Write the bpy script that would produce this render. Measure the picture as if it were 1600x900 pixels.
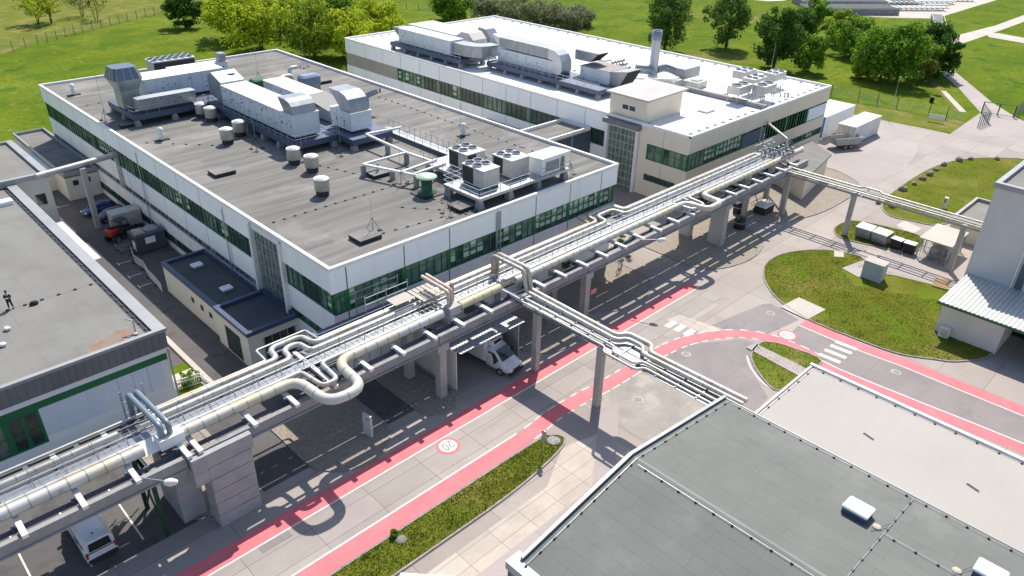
import bpy, math, random
from mathutils import Vector, Matrix, Euler
random.seed(7)
R_ = random.Random(11)
for o in list(bpy.data.objects): bpy.data.objects.remove(o)
S = bpy.context.scene
COL = S.collection
rad = math.radians
# ---------------------------------------------------------------- camera
FPX, PITCH, YAW, ROLL, CH = 1173.66, rad(29.498), rad(45.094), rad(1.432), 43.0
cp, sp, cy, sy = math.cos(PITCH), math.sin(PITCH), math.cos(YAW), math.sin(YAW)
fw = Vector((sy*cp, cy*cp, -sp)); rt = Vector((cy, -sy, 0)); up = rt.cross(fw)
rt2 = math.cos(ROLL)*rt + math.sin(ROLL)*up; up2 = -math.sin(ROLL)*rt + math.cos(ROLL)*up
cam = bpy.data.cameras.new('camera'); co = bpy.data.objects.new('camera', cam); COL.objects.link(co)
co.matrix_world = Matrix(((rt2.x, up2.x, -fw.x, 0), (rt2.y, up2.y, -fw.y, 0), (rt2.z, up2.z, -fw.z, CH), (0, 0, 0, 1)))
cam.sensor_width = 36; cam.lens = FPX/1600*36; cam.clip_end = 6000; cam.clip_start = 0.5
S.camera = co
# ---------------------------------------------------------------- light
W = bpy.data.worlds.new('World'); S.world = W; W.use_nodes = True
wn = W.node_tree.nodes; sky = wn.new('ShaderNodeTexSky'); sky.sky_type = 'NISHITA'; sky.sun_disc = False
sky.sun_elevation = rad(53.5); sky.sun_rotation = rad(54.4)
W.node_tree.links.new(sky.outputs[0], wn['Background'].inputs[0]); wn['Background'].inputs[1].default_value = 0.115
sd = bpy.data.lights.new('sun', 'SUN'); sd.energy = 4.1; sd.angle = rad(0.5); sd.color = (1, 0.925, 0.82)
so = bpy.data.objects.new('sun', sd); COL.objects.link(so); so.location = (150, 150, 150)
so.rotation_euler = Vector((-0.60, -0.43, -1.0)).to_track_quat('-Z', 'Y').to_euler()
S.view_settings.view_transform = 'Standard'; S.view_settings.look = 'None'
S.view_settings.exposure = 0.66; S.view_settings.gamma = 1; S.view_settings.use_curve_mapping = False

# ---------------------------------------------------------------- survey helper: a sight line of the survey camera met with a height
def g(u, v, z=0.0):
    d = rt2*((u-800)/FPX) - up2*((v-450)/FPX) + fw
    t = (z-CH)/d.z
    return (d.x*t, d.y*t)
def gy(u, v, y):
    d = rt2*((u-800)/FPX) - up2*((v-450)/FPX) + fw
    t = y/d.y; return (d.x*t, y, CH+d.z*t)
def gp(pts, z=0.0): return [g(u, v, z) for u, v in pts]
def top_of(u, v, v2, u2=None):
    "height of a vertical thing standing at pixel (u,v) whose top is on row v2"
    x, y = g(u, v); best = (1e9, 0)
    for i in range(10, 400):
        h = i*0.1; d = Vector((x, y, h-CH)); q = 450-FPX*d.dot(up2)/d.dot(fw)
        if abs(q-v2) < best[0]: best = (abs(q-v2), h)
    return best[1]
# ---------------------------------------------------------------- materials
MATS = {}
def mat(name, col, rough=0.7, metal=0.0, col2=None, scale=0.3, detail=6, contrast=0.5, stretch=None, bump=0.0, bscale=20, spec=0.5, stops=(0.35, 0.65), coat=0.0, kind='noise', fine=0.0):
    m = bpy.data.materials.new(name); m.use_nodes = True; nt = m.node_tree; n = nt.nodes; L = nt.links
    b = n['Principled BSDF']; b.inputs['Roughness'].default_value = rough; b.inputs['Metallic'].default_value = metal
    b.inputs['Specular IOR Level'].default_value = spec
    if coat: b.inputs['Coat Weight'].default_value = coat
    c1 = (*col, 1); c2 = (*(col2 or [c*0.86 for c in col]), 1)
    ge = n.new('ShaderNodeNewGeometry'); mp = n.new('ShaderNodeMapping')
    L.new(ge.outputs['Position'], mp.inputs['Vector'])
    if stretch: mp.inputs['Scale'].default_value = stretch
    no = n.new('ShaderNodeTexNoise'); no.inputs['Scale'].default_value = scale; no.inputs['Detail'].default_value = detail; no.inputs['Roughness'].default_value = 0.6
    L.new(mp.outputs[0], no.inputs['Vector'])
    cr = n.new('ShaderNodeValToRGB'); cr.color_ramp.elements[0].position = stops[0]; cr.color_ramp.elements[1].position = stops[1]
    cr.color_ramp.elements[0].color = c2; cr.color_ramp.elements[1].color = c1
    L.new(no.outputs[0], cr.inputs[0])
    out = cr.outputs[0]
    if fine:
        f = n.new('ShaderNodeTexNoise'); f.inputs['Scale'].default_value = 9; f.inputs['Detail'].default_value = 8; f.inputs['Roughness'].default_value = 0.75
        L.new(ge.outputs['Position'], f.inputs['Vector'])
        r = n.new('ShaderNodeMapRange'); r.inputs[1].default_value = 0.3; r.inputs[2].default_value = 0.7; r.inputs[3].default_value = 1-fine; r.inputs[4].default_value = 1+fine
        L.new(f.outputs[0], r.inputs[0])
        mx = n.new('ShaderNodeVectorMath'); mx.operation = 'SCALE'; L.new(out, mx.inputs[0]); L.new(r.outputs[0], mx.inputs['Scale']); out = mx.outputs[0]
    L.new(out, b.inputs['Base Color'])
    if bump:
        bn = n.new('ShaderNodeTexNoise'); bn.inputs['Scale'].default_value = bscale; bn.inputs['Detail'].default_value = 5
        L.new(ge.outputs['Position'], bn.inputs['Vector'])
        bu = n.new('ShaderNodeBump'); bu.inputs['Strength'].default_value = bump; bu.inputs['Distance'].default_value = 0.05
        L.new(bn.outputs[0], bu.inputs['Height']); L.new(bu.outputs[0], b.inputs['Normal'])
    m['out'] = 0
    MATS[name] = m; return m
def add_grid(m, w, h, off=(0, 0), gap=0.02, dark=0.55, vary=0.12, rot=0.0, offset=0.0):
    "slab joints / sheet seams multiplied on the base colour, plus a tone of its own for every slab"
    nt = m.node_tree; n = nt.nodes; L = nt.links; b = n['Principled BSDF']
    src = b.inputs['Base Color'].links[0].from_socket
    ge = n.new('ShaderNodeNewGeometry'); mp = n.new('ShaderNodeMapping'); mp.inputs['Location'].default_value = (off[0], off[1], 0); mp.inputs['Rotation'].default_value = (0, 0, rot)
    L.new(ge.outputs['Position'], mp.inputs[0])
    br = n.new('ShaderNodeTexBrick'); br.offset = offset; br.inputs['Scale'].default_value = 1
    br.inputs['Brick Width'].default_value = w; br.inputs['Row Height'].default_value = h; br.inputs['Mortar Size'].default_value = gap; br.inputs['Mortar Smooth'].default_value = 0.3
    br.inputs['Color1'].default_value = (1-vary,)*3+(1,); br.inputs['Color2'].default_value = (1+vary*0.4,)*3+(1,); br.inputs['Mortar'].default_value = (dark,)*3+(1,)
    L.new(mp.outputs[0], br.inputs['Vector'])
    mx = n.new('ShaderNodeMix'); mx.data_type = 'RGBA'; mx.blend_type = 'MULTIPLY'; mx.inputs[0].default_value = 1
    L.new(src, mx.inputs[6]); L.new(br.outputs['Color'], mx.inputs[7]); L.new(mx.outputs[2], b.inputs['Base Color']); return m
def add_spots(m, col, scale, lo, hi, stretch=None, seed=0.0):
    "blotches of another colour (dirt, dry grass, rust)"
    nt = m.node_tree; n = nt.nodes; L = nt.links; b = n['Principled BSDF']; src = b.inputs['Base Color'].links[0].from_socket
    ge = n.new('ShaderNodeNewGeometry'); mp = n.new('ShaderNodeMapping'); mp.inputs['Location'].default_value = (seed, seed*1.7, 0)
    if stretch: mp.inputs['Scale'].default_value = stretch
    L.new(ge.outputs['Position'], mp.inputs[0])
    no = n.new('ShaderNodeTexNoise'); no.inputs['Scale'].default_value = scale; no.inputs['Detail'].default_value = 7; no.inputs['Roughness'].default_value = 0.65; L.new(mp.outputs[0], no.inputs['Vector'])
    r = n.new('ShaderNodeMapRange'); r.inputs[1].default_value = lo; r.inputs[2].default_value = hi; L.new(no.outputs[0], r.inputs[0])
    mx = n.new('ShaderNodeMix'); mx.data_type = 'RGBA'; L.new(r.outputs[0], mx.inputs[0]); L.new(src, mx.inputs[6]); mx.inputs[7].default_value = (*col, 1); L.new(mx.outputs[2], b.inputs['Base Color']); return m
concrete = add_grid(mat('concrete_slabs', (.345, .31, .28), .85, scale=.12, col2=(.295, .255, .235), fine=.10), 7.5, 4.2, (1.5, -0.7), .035, .55, .14)
concrete2 = add_grid(mat('concrete_drive', (.36, .32, .305), .85, scale=.08, col2=(.315, .275, .268), fine=.08), 9, 7, (2, 3), .03, .75, .08, offset=.5)
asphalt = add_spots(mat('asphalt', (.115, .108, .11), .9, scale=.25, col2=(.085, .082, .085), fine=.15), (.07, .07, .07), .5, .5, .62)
asphalt_lt = add_grid(mat('pale_asphalt', (.255, .228, .228), .9, scale=.3, col2=(.215, .193, .198), fine=.12), 6, 9, (0, 0), .03, .8, .05)
cobble = add_spots(mat('cobbles', (.31, .285, .26), .9, scale=.4, col2=(.24, .225, .205), fine=.2, bump=.4, bscale=6), (.36, .33, .30), .3, .52, .62)
planks = add_grid(mat('concrete_planks', (.47, .42, .365), .85, scale=.35, col2=(.38, .34, .30), fine=.1), 3.0, 1.25, (0, .2), .035, .6, .16)
redpaint = add_spots(mat('red_lane', (.70, .165, .19), .75, scale=.5, col2=(.62, .13, .155), fine=.08), (.68, .34, .34), .9, .66, .78)
whitepaint = mat('white_road_paint', (.72, .69, .62), .7, scale=3, col2=(.58, .54, .49))
darkpaint = mat('dark_numeral_paint', (.10, .10, .10), .8)
gravel = add_spots(mat('gravel', (.33, .285, .235), .95, scale=5, col2=(.20, .175, .145), fine=.3, bump=.9, bscale=12), (.26, .225, .19), .4, .5, .66)
kerbm = mat('kerb_stone', (.30, .28, .26), .85, scale=2, col2=(.20, .19, .18), fine=.1)
grass = add_spots(add_spots(add_spots(mat('grass', (.122, .165, .010), 1, scale=.09, col2=(.072, .12, .007), spec=.05, contrast=1, fine=.4, bump=.9, bscale=3), (.15, .18, .02), .03, .5, .66), (.045, .11, .008), .14, .52, .66, seed=40), (.22, .22, .07), .42, .58, .72, seed=11)
lawn = add_spots(add_spots(mat('lawn', (.125, .14, .016), 1, scale=.3, col2=(.09, .11, .012), spec=.05, fine=.4, bump=.9, bscale=5), (.19, .17, .045), .12, .50, .66), (.095, .16, .010), .22, .52, .64, seed=9)
rough_grass = add_spots(mat('rough_grass', (.15, .165, .03), 1, scale=.12, col2=(.10, .135, .018), spec=.05, fine=.35, bump=.8, bscale=5), (.22, .185, .07), .2, .5, .65)
path_m = mat('light_path', (.48, .44, .39), .9, scale=.2, col2=(.40, .37, .33), fine=.1)
roofA = add_spots(add_spots(mat('bitumen_roof', (.195, .19, .178), .92, scale=.35, col2=(.135, .132, .124), fine=.1, stretch=(.22, 2.4, 1), stops=(.38, .62)), (.25, .238, .225), .1, .5, .66), (.14, .10, .085), .14, .64, .74, seed=3)
add_spots(grass, (.052, .10, .008), .9, .52, .66, seed=70); add_spots(grass, (.19, .20, .05), 1.6, .60, .70, seed=21)
add_spots(redpaint, (.50, .14, .15), .25, .52, .66, stretch=(.4, 3, 1), seed=5); add_spots(redpaint, (.42, .27, .25), 2.2, .64, .70, seed=8)
add_spots(concrete, (.23, .20, .19), .5, .60, .74, seed=2); add_spots(asphalt_lt, (.17, .155, .158), .5, .58, .72, seed=2)
add_grid(roofA, 30, 1.05, (0, 0), .03, .72, .16)
roofG = add_spots(add_grid(mat('grey_felt_roof', (.160, .170, .158), .9, scale=.25, col2=(.138, .148, .138), fine=.05), 7.4, 1.05, (3, .2), .018, .72, .04, rot=rad(90), offset=.37), (.175, .186, .174), .25, .55, .7); add_spots(roofG, (.125, .133, .125), .7, .58, .72, seed=31)
roofC = add_spots(add_grid(mat('pale_felt_roof', (.20, .198, .183), .9, scale=.25, col2=(.168, .167, .155), fine=.05), 6.5, 1.1, (0, .4), .018, .78, .05, rot=rad(90), offset=.4), (.20, .205, .195), .2, .5, .7)
rustm = add_spots(mat('rust_stain', (.24, .13, .085), .9, scale=.8, col2=(.215, .175, .145), stops=(.4, .6)), (.22, .21, .19), .7, .5, .6)
roofB = add_spots(mat('white_roof', (.80, .78, .76), .7, scale=.1, col2=(.74, .72, .70)), (.60, .57, .54), .12, .62, .75)
roofL = add_spots(mat('pale_gravel_roof', (.385, .362, .338), .9, scale=.15, col2=(.36, .34, .318), fine=.05), (.40, .368, .33), .08, .5, .66)
copeW = mat('white_coping', (.80, .79, .77), .5)
copeG = mat('grey_coping', (.33, .34, .345), .5, metal=.25)
clad = mat('white_cladding', (.88, .885, .875), .55, scale=.12, col2=(.83, .835, .83), stretch=(1, 1, .3))
cladB = mat('cream_cladding', (.76, .67, .53), .6, scale=.12, col2=(.71, .625, .50), stretch=(1, 1, .3))
plaster = mat('cream_plaster', (.66, .64, .58), .8, scale=.3, col2=(.58, .57, .52), stretch=(1, 1, .3), fine=.03)
plasterD = add_spots(mat('grey_plaster', (.58, .57, .55), .8, scale=.2, col2=(.52, .515, .50), fine=.03), (.62, .61, .58), .25, .55, .7)
seam = mat('dark_joint', (.10, .115, .13), .8)
beige = mat('beige_panel', (.36, .33, .28), .7)
greenf = mat('green_frame', (.008, .15, .055), .45)
greend = mat('dark_green_frame', (.010, .11, .048), .45)
add_spots(clad, (.74, .75, .75), .9, .56, .74, stretch=(1.2, 1.2, .08)); add_spots(cladB, (.62, .56, .46), .9, .56, .74, stretch=(1.2, 1.2, .08))
jointm = mat('panel_joint_grey', (.30, .33, .38), .6)
spot = mat('dark_fitting', (.04, .045, .06), .6)
trestlem = mat('trestle_paint', (.008, .05, .022), .7)
glass = mat('window_glass', (.020, .035, .035), .06, spec=.8, col2=(.05, .07, .065), scale=.7)
glass2 = mat('dim_glass', (.20, .26, .21), .15, spec=.7, col2=(.08, .12, .095), scale=.9)
blind = mat('blind_and_reflection', (.60, .66, .52), .5, col2=(.42, .48, .38), scale=1.5, spec=.6)  # pale tone for blinds and for reflections painted into the panes
blindB = add_grid(mat('blue_shutter', (.70, .78, .88), .5, col2=(.66, .74, .85), scale=.5), 40, .09, (0, 0), .008, .85, .02)
blueblind = mat('slate_blind', (.07, .10, .17), .6)
greyclad = mat('standing_seam_metal', (.19, .20, .215), .5, metal=.3, scale=.4, col2=(.16, .17, .185))
steel = mat('galvanised_steel', (.42, .45, .48), .42, metal=.6, scale=1.5, col2=(.34, .37, .40))
steelb = mat('blue_grey_steel', (.085, .11, .17), .55, metal=.3)
ahu = mat('air_handler_panel', (.62, .66, .72), .42, metal=.15, scale=.5, col2=(.55, .60, .66))
ahud = mat('zinc_duct', (.34, .36, .39), .38, metal=.5, scale=1.1, col2=(.26, .285, .31))
white = mat('white_paint', (.78, .78, .76), .5)
chw = mat('chiller_casing', (.58, .57, .53), .45, metal=.2, scale=1.2, col2=(.46, .45, .42))
grille = mat('dark_grille', (.035, .032, .03), .7)
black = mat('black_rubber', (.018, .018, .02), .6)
dark = mat('dark_interior', (.012, .013, .014), .9)
concw = add_spots(mat('weathered_concrete', (.30, .30, .305), .85, scale=.8, col2=(.235, .235, .24), fine=.12, stretch=(1, 1, .4)), (.17, .165, .16), .5, .58, .72)
concp = add_spots(mat('concrete_pier', (.42, .41, .39), .85, scale=.8, col2=(.34, .33, .315), fine=.1, stretch=(1, 1, .3)), (.27, .25, .23), .6, .6, .72)
pipew = add_spots(mat('white_pipe_jacket', (.55, .54, .51), .42, metal=.3, scale=.8, col2=(.46, .445, .41)), (.42, .365, .28), .5, .48, .64)
pipec = add_spots(add_spots(mat('cream_pipe_jacket', (.56, .51, .40), .5, metal=.15, scale=.5, col2=(.56, .45, .27), stops=(.36, .5)), (.52, .515, .49), .22, .44, .54), (.45, .25, .15), .7, .62, .72)
pipepk = add_spots(mat('rusty_pink_pipe', (.58, .45, .38), .6, col2=(.50, .36, .30), scale=.9), (.6, .55, .5), .4, .5, .6)
greenm = mat('green_paint', (.015, .10, .045), .5)
palegreen = mat('pale_green_lid', (.42, .55, .42), .5)
skyl = mat('skylight_dome', (.86, .87, .88), .3)
navy = mat('navy_flashing', (.07, .10, .17), .45, metal=.3)
darkroof = mat('dark_felt_roof', (.075, .085, .085), .9, scale=.3, col2=(.06, .065, .07), fine=.06)
corr = mat('corrugated_sheet', (.62, .62, .60), .45, metal=.3, scale=.3, col2=(.54, .545, .53))
corrd = mat('grey_corrugated', (.42, .45, .47), .5, metal=.3)
bark = mat('bark', (.09, .07, .05), .9, scale=4, col2=(.05, .04, .03))
carblue = mat('blue_car_paint', (.012, .045, .20), .25, metal=.3, coat=.6)
carblack = mat('black_car_paint', (.02, .022, .028), .22, metal=.3, coat=.6)
carwhite = mat('white_car_paint', (.72, .74, .77), .3, coat=.5)
redp = mat('red_paint', (.50, .025, .02), .4)
lightred = mat('tail_light', (.40, .02, .02), .3)
bluec = mat('blue_container_paint', (.05, .18, .42), .5, scale=.7, col2=(.02, .12, .36))
slate = mat('slate_container_paint', (.075, .10, .125), .55, scale=1, col2=(.06, .08, .1))
stone = mat('boulder', (.30, .26, .21), .95, scale=3, col2=(.17, .15, .12), bump=.5)
wood = mat('timber', (.40, .27, .14), .8)
cloth = mat('dark_cloth', (.02, .02, .025), .9)
skin = mat('skin', (.45, .28, .20), .6)
yellow = mat('yellow_paint', (.60, .38, .03), .6)
def leafmat(n, c1, c2):
    m = mat(n, c1, .75, col2=c2, scale=.9, stops=(.4, .6), spec=.2)
    b = m.node_tree.nodes['Principled BSDF']
    b.inputs['Subsurface Weight'].default_value = 0
    tr = m.node_tree.nodes.new('ShaderNodeBsdfTranslucent'); ms = m.node_tree.nodes.new('ShaderNodeMixShader'); ms.inputs[0].default_value = .42
    L = m.node_tree.links; L.new(b.inputs['Base Color'].links[0].from_socket, tr.inputs[0])
    L.new(b.outputs[0], ms.inputs[1]); L.new(tr.outputs[0], ms.inputs[2]); L.new(ms.outputs[0], m.node_tree.nodes['Material Output'].inputs[0]); return m
leafY = leafmat('yellow_green_leaves', (.50, .56, .03), (.28, .38, .02))
leafG = leafmat('green_leaves', (.22, .38, .03), (.11, .23, .02))
leafD = leafmat('dark_leaves', (.085, .18, .022), (.042, .10, .014))
leafB = leafmat('birch_leaves', (.15, .26, .045), (.08, .16, .03))
leafW = leafmat('willow_leaves', (.27, .29, .16), (.17, .20, .10))
leafP = leafmat('pale_green_leaves', (.34, .44, .035), (.18, .28, .02))
leafO = leafmat('bronze_leaves', (.30, .30, .06), (.17, .22, .03))
bladeM = leafmat('grass_blades', (.16, .21, .018), (.11, .16, .014))
bladeL = leafmat('dry_blades', (.28, .25, .09), (.19, .19, .05))

# ---------------------------------------------------------------- mesh helper
class MB:
    def __init__(s): s.v = []; s.f = []; s.m = []; s.sm = []
    def add(s, vs, fs, mi=0, smooth=False):
        k = len(s.v); s.v += [tuple(p) for p in vs]; s.f += [[i+k for i in f] for f in fs]; s.m += [mi]*len(fs); s.sm += [smooth]*len(fs); return s
    def box(s, x0, x1, y0, y1, z0, z1, mi=0):
        if x0 > x1: x0, x1 = x1, x0
        if y0 > y1: y0, y1 = y1, y0
        v = [(x, y, z) for z in (z0, z1) for x, y in ((x0, y0), (x1, y0), (x1, y1), (x0, y1))]
        return s.add(v, [(3, 2, 1, 0), (4, 5, 6, 7), (0, 1, 5, 4), (1, 2, 6, 5), (2, 3, 7, 6), (3, 0, 4, 7)], mi)
    def cbox(s, x0, x1, y0, y1, z0, z1, c=.04, mi=0):
        "box with chamfered vertical and top edges"
        def ring(i, z): return [(x0+i+c, y0+i, z), (x1-i-c, y0+i, z), (x1-i, y0+i+c, z), (x1-i, y1-i-c, z), (x1-i-c, y1-i, z), (x0+i+c, y1-i, z), (x0+i, y1-i-c, z), (x0+i, y0+i+c, z)]
        v = ring(0, z0)+ring(0, z1-c)+ring(c, z1); f = [tuple(range(7, -1, -1)), tuple(range(16, 24))]
        for r in (0, 8):
            for i in range(8): f.append((r+i, r+(i+1) % 8, r+8+(i+1) % 8, r+8+i))
        return s.add(v, f, mi)
    def prism(s, poly, z0, z1, mi=0):
        n = len(poly); a = sum(poly[i][0]*poly[(i+1) % n][1]-poly[(i+1) % n][0]*poly[i][1] for i in range(n))
        if a < 0: poly = poly[::-1]
        v = [(x, y, z0) for x, y in poly]+[(x, y, z1) for x, y in poly]
        return s.add(v, [tuple(range(n-1, -1, -1)), tuple(range(n, 2*n))]+[(i, (i+1) % n, n+(i+1) % n, n+i) for i in range(n)], mi)
    def quad(s, a, b, c, d, mi=0): return s.add([a, b, c, d], [(0, 1, 2, 3)], mi)
    def ext(s, prof, a, d, mi=0):
        "closed profile of 3D points extruded along vector d"
        n = len(prof); v = [Vector(p) for p in prof]+[Vector(p)+Vector(d) for p in prof]
        return s.add(v, [tuple(range(n-1, -1, -1)), tuple(range(n, 2*n))]+[(i, (i+1) % n, n+(i+1) % n, n+i) for i in range(n)], mi)
    def bar(s, p, q, w, h=None, mi=0):
        p = Vector(p); q = Vector(q); h = h or w; d = (q-p)
        if d.length < 1e-6: return s
        d.normalize(); a = d.cross(Vector((0, 0, 1)))
        if a.length < 1e-3: a = Vector((1, 0, 0))
        a.normalize(); b = a.cross(d)
        v = [e+a*i*w/2+b*j*h/2 for e in (p, q) for i, j in ((-1, -1), (1, -1), (1, 1), (-1, 1))]
        return s.add(v, [(3, 2, 1, 0), (4, 5, 6, 7), (0, 1, 5, 4), (1, 2, 6, 5), (2, 3, 7, 6), (3, 0, 4, 7)], mi)
    def cyl(s, x, y, z0, z1, r0, r1=None, n=16, mi=0, cap=True):
        r1 = r0 if r1 is None else r1
        v = [(x+r0*math.cos(2*math.pi*i/n), y+r0*math.sin(2*math.pi*i/n), z0) for i in range(n)]+[(x+r1*math.cos(2*math.pi*i/n), y+r1*math.sin(2*math.pi*i/n), z1) for i in range(n)]
        s.add(v, [(i, (i+1) % n, n+(i+1) % n, n+i) for i in range(n)], mi, True)
        if cap: s.add(v, [tuple(range(n-1, -1, -1)), tuple(range(n, 2*n))], mi)
        return s
    def lathe(s, x, y, prof, n=16, mi=0):
        v = [(x+r*math.cos(2*math.pi*i/n), y+r*math.sin(2*math.pi*i/n), z) for r, z in prof for i in range(n)]
        f = [(k*n+i, k*n+(i+1) % n, (k+1)*n+(i+1) % n, (k+1)*n+i) for k in range(len(prof)-1) for i in range(n)]
        return s.add(v, f, mi, True)
    def tube(s, pts, r, n=10, bend=None, mi=0, cap=True):
        P = [Vector(p) for p in pts]
        bend = bend if bend is not None else r*1.6
        path = [P[0]]
        for i in range(1, len(P)-1):
            a = (P[i-1]-P[i]); b = (P[i+1]-P[i]); t = min(bend, a.length*.48, b.length*.48)
            if a.normalized().dot(b.normalized()) < -.98: continue
            A = P[i]+a.normalized()*t; B = P[i]+b.normalized()*t
            for k in range(6):
                u = k/5; path.append(A*(1-u)**2+P[i]*2*u*(1-u)+B*u*u)
        path.append(P[-1])
        rings = []; nrm = None
        for i, p in enumerate(path):
            d = (path[min(i+1, len(path)-1)]-path[max(i-1, 0)]).normalized()
            if nrm is None:
                nrm = d.cross(Vector((0, 0, 1)));
                if nrm.length < 1e-3: nrm = Vector((1, 0, 0))
            nrm = (nrm-d*nrm.dot(d)).normalized(); bn = d.cross(nrm)
            rings.append([p+r*(math.cos(2*math.pi*k/n)*nrm+math.sin(2*math.pi*k/n)*bn) for k in range(n)])
        v = [q for rg in rings for q in rg]
        f = [(i*n+k, i*n+(k+1) % n, (i+1)*n+(k+1) % n, (i+1)*n+k) for i in range(len(rings)-1) for k in range(n)]
        s.add(v, f, mi, True)
        if cap: s.add(rings[0], [tuple(range(n-1, -1, -1))], mi); s.add(rings[-1], [tuple(range(n))], mi)
        return s
    def build(s, name, m, parent=None, local=False):
        me = bpy.data.meshes.new(name); off = Vector((0, 0, 0))
        if parent is not None and not local:
            p = parent
            while p: off += p.location; p = p.parent
        me.from_pydata([Vector(p)-off for p in s.v], [], s.f)
        for x in (m if isinstance(m, (list, tuple)) else [m]): me.materials.append(x)
        me.polygons.foreach_set('material_index', s.m); me.polygons.foreach_set('use_smooth', s.sm); me.update()
        o = bpy.data.objects.new(name, me); COL.objects.link(o)
        if parent is not None: o.parent = parent
        return o
def tag(o, label=None, cat=None, group=None, kind=None):
    if label: o['label'] = label
    if cat: o['category'] = cat
    if group: o['group'] = group
    if kind: o['kind'] = kind
    return o
def thing(name, label, cat, loc=(0, 0, 0), rz=0, group=None):
    o = bpy.data.objects.new(name, None); COL.objects.link(o); o.empty_display_size = .3
    o.location = loc; o.rotation_euler = (0, 0, rz); return tag(o, label, cat, group)
def copy_tree(o, parent=None):
    c = o.copy(); COL.objects.link(c)
    if parent: c.parent = parent
    for ch in o.children: copy_tree(ch, c)
    return c
def dup(o, loc, rz=None, label=None, sc=None):
    c = copy_tree(o); c.location = loc
    if rz is not None: c.rotation_euler = (0, 0, rz)
    if sc: c.scale = sc if isinstance(sc, (tuple, list)) else (sc,)*3
    if label: c['label'] = label
    return c
def sheet(name, poly, z, m, kind='structure', label=None):
    n = len(poly); a = sum(poly[i][0]*poly[(i+1) % n][1]-poly[(i+1) % n][0]*poly[i][1] for i in range(n))
    if a < 0: poly = poly[::-1]
    mb = MB(); mb.add([(x, y, z) for x, y in poly], [tuple(range(n))]); o = mb.build(name, m); tag(o, label, None, None, kind); return o
def smooth_poly(pts, k=5):
    n = len(pts); out = []
    for i in range(n):
        p0, p1, p2, p3 = [Vector(pts[(i+j-1) % n]) for j in range(4)]
        for t in range(k):
            u = t/k; q = .5*((2*p1)+(p2-p0)*u+(2*p0-5*p1+4*p2-p3)*u*u+(3*p1-p0-3*p2+p3)*u**3); out.append((q.x, q.y))
    return out
def smooth_line(pts, k=8):
    out = []; n = len(pts)
    for i in range(n-1):
        p0 = Vector(pts[max(i-1, 0)]); p1 = Vector(pts[i]); p2 = Vector(pts[i+1]); p3 = Vector(pts[min(i+2, n-1)])
        for t in range(k):
            u = t/k; q = .5*((2*p1)+(p2-p0)*u+(2*p0-5*p1+4*p2-p3)*u*u+(3*p1-p0-3*p2+p3)*u**3); out.append(Vector((q.x, q.y)))
    out.append(Vector(pts[-1])); return out
def offset_line(line, d):
    out = []
    for i, p in enumerate(line):
        t = (line[min(i+1, len(line)-1)]-line[max(i-1, 0)]).normalized(); out.append(Vector((p.x-t.y*d, p.y+t.x*d)))
    return out
def ribbon(mb, line, d0, d1, z, mi=0, dash=None):
    A = offset_line(line, d0); B = offset_line(line, d1); acc = 0
    for i in range(len(line)-1):
        on = True
        if dash: on = (acc % dash) < dash*.62
        acc += (line[i+1]-line[i]).length
        if on: mb.quad((*A[i], z), (*A[i+1], z), (*B[i+1], z), (*B[i], z), mi)

# ================================================================ GROUND
sheet('ground', [(-900, -600), (1800, -600), (1800, 1800), (-900, 1800)], 0, grass)
yard = [(-80, -80), (260, -80)]+gp([(1800, 300), (1640, 236), (1600, 214), (1560, 205), (1532, 208), (1500, 213), (1440, 200), (1375, 187), (1290, 170)])+[(131, 136), (32, 136), (29.6, 132), (17, 140), (17, 60), (-80, 60)]
sheet('concrete_yard', yard, .012, concrete)
sheet('loading_apron', smooth_poly(gp([(1372, 190), (1412, 200), (1434, 218), (1428, 245), (1395, 270), (1340, 300), (1300, 320), (1240, 345), (1180, 370), (1240, 260), (1290, 215), (1330, 195)])), .018, concrete2)
sheet('alley_road', [(17.2, 55), (29.4, 52), (29.4, 134), (17.2, 138)], .018, asphalt)
sheet('asphalt_patch', gp([(1062, 528), (1190, 476), (1205, 474), (1248, 500), (1200, 522), (1130, 522)]), .020, asphalt_lt)
sheet('asphalt_square', gp([(985, 575), (1075, 538), (1160, 530), (1205, 545), (1165, 560), (1170, 575), (1200, 620), (1165, 665), (1120, 640), (1050, 600)]), .020, asphalt_lt)
sheet('cobbled_square', gp([(905, 625), (985, 577), (1050, 600), (1120, 640), (1160, 670), (1040, 720), (960, 655)]), .020, cobble)
sheet('parking_ground', [(-30, 44.2), (16.5, 44.2), (16.5, 58), (-30, 58)], .020, asphalt)
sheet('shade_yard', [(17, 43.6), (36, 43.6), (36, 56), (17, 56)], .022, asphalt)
sheet('plank_pavement', [(5, 28.9), (33.5, 28.9), (37.8, 31.2), (41.5, 30.2), (42.6, 20), (5, 20)], .020, planks)
sheet('grey_path_strip', [(5, 26.4), (36, 26.4), (45, 33), (46, 31.6), (37, 24.9), (5, 24.9)], .025, concrete2)
sheet('slab_road', [(-20, 35.1), (70.5, 35.1), (70.5, 39), (-20, 39)], .020, add_grid(mat('road_slabs', (.345, .31, .285), .85, scale=.15, col2=(.285, .25, .238), fine=.08), 5.1, 2.05, (2.7, -.96), .03, .5, .12)); add_spots(bpy.data.materials['road_slabs'], (.25, .225, .215), .5, .52, .70, stretch=(.12, 1.4, 1), seed=4); add_spots(bpy.data.materials['road_slabs'], (.17, .155, .15), 1.3, .68, .74, seed=14)
Dl = smooth_line(gp([(1247, 509), (1337, 547), (1407, 573), (1480, 603), (1600, 652), (1700, 694), (1900, 780), (2200, 915)]))
Dr = smooth_line(gp([(1212, 545), (1275, 560), (1312, 577), (1375, 603), (1450, 633), (1550, 673), (1700, 735), (1900, 822), (2200, 960)]))
sheet('speed_road', [tuple(p) for p in Dl]+[tuple(p) for p in Dr[::-1]], .021, asphalt_lt)
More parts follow.
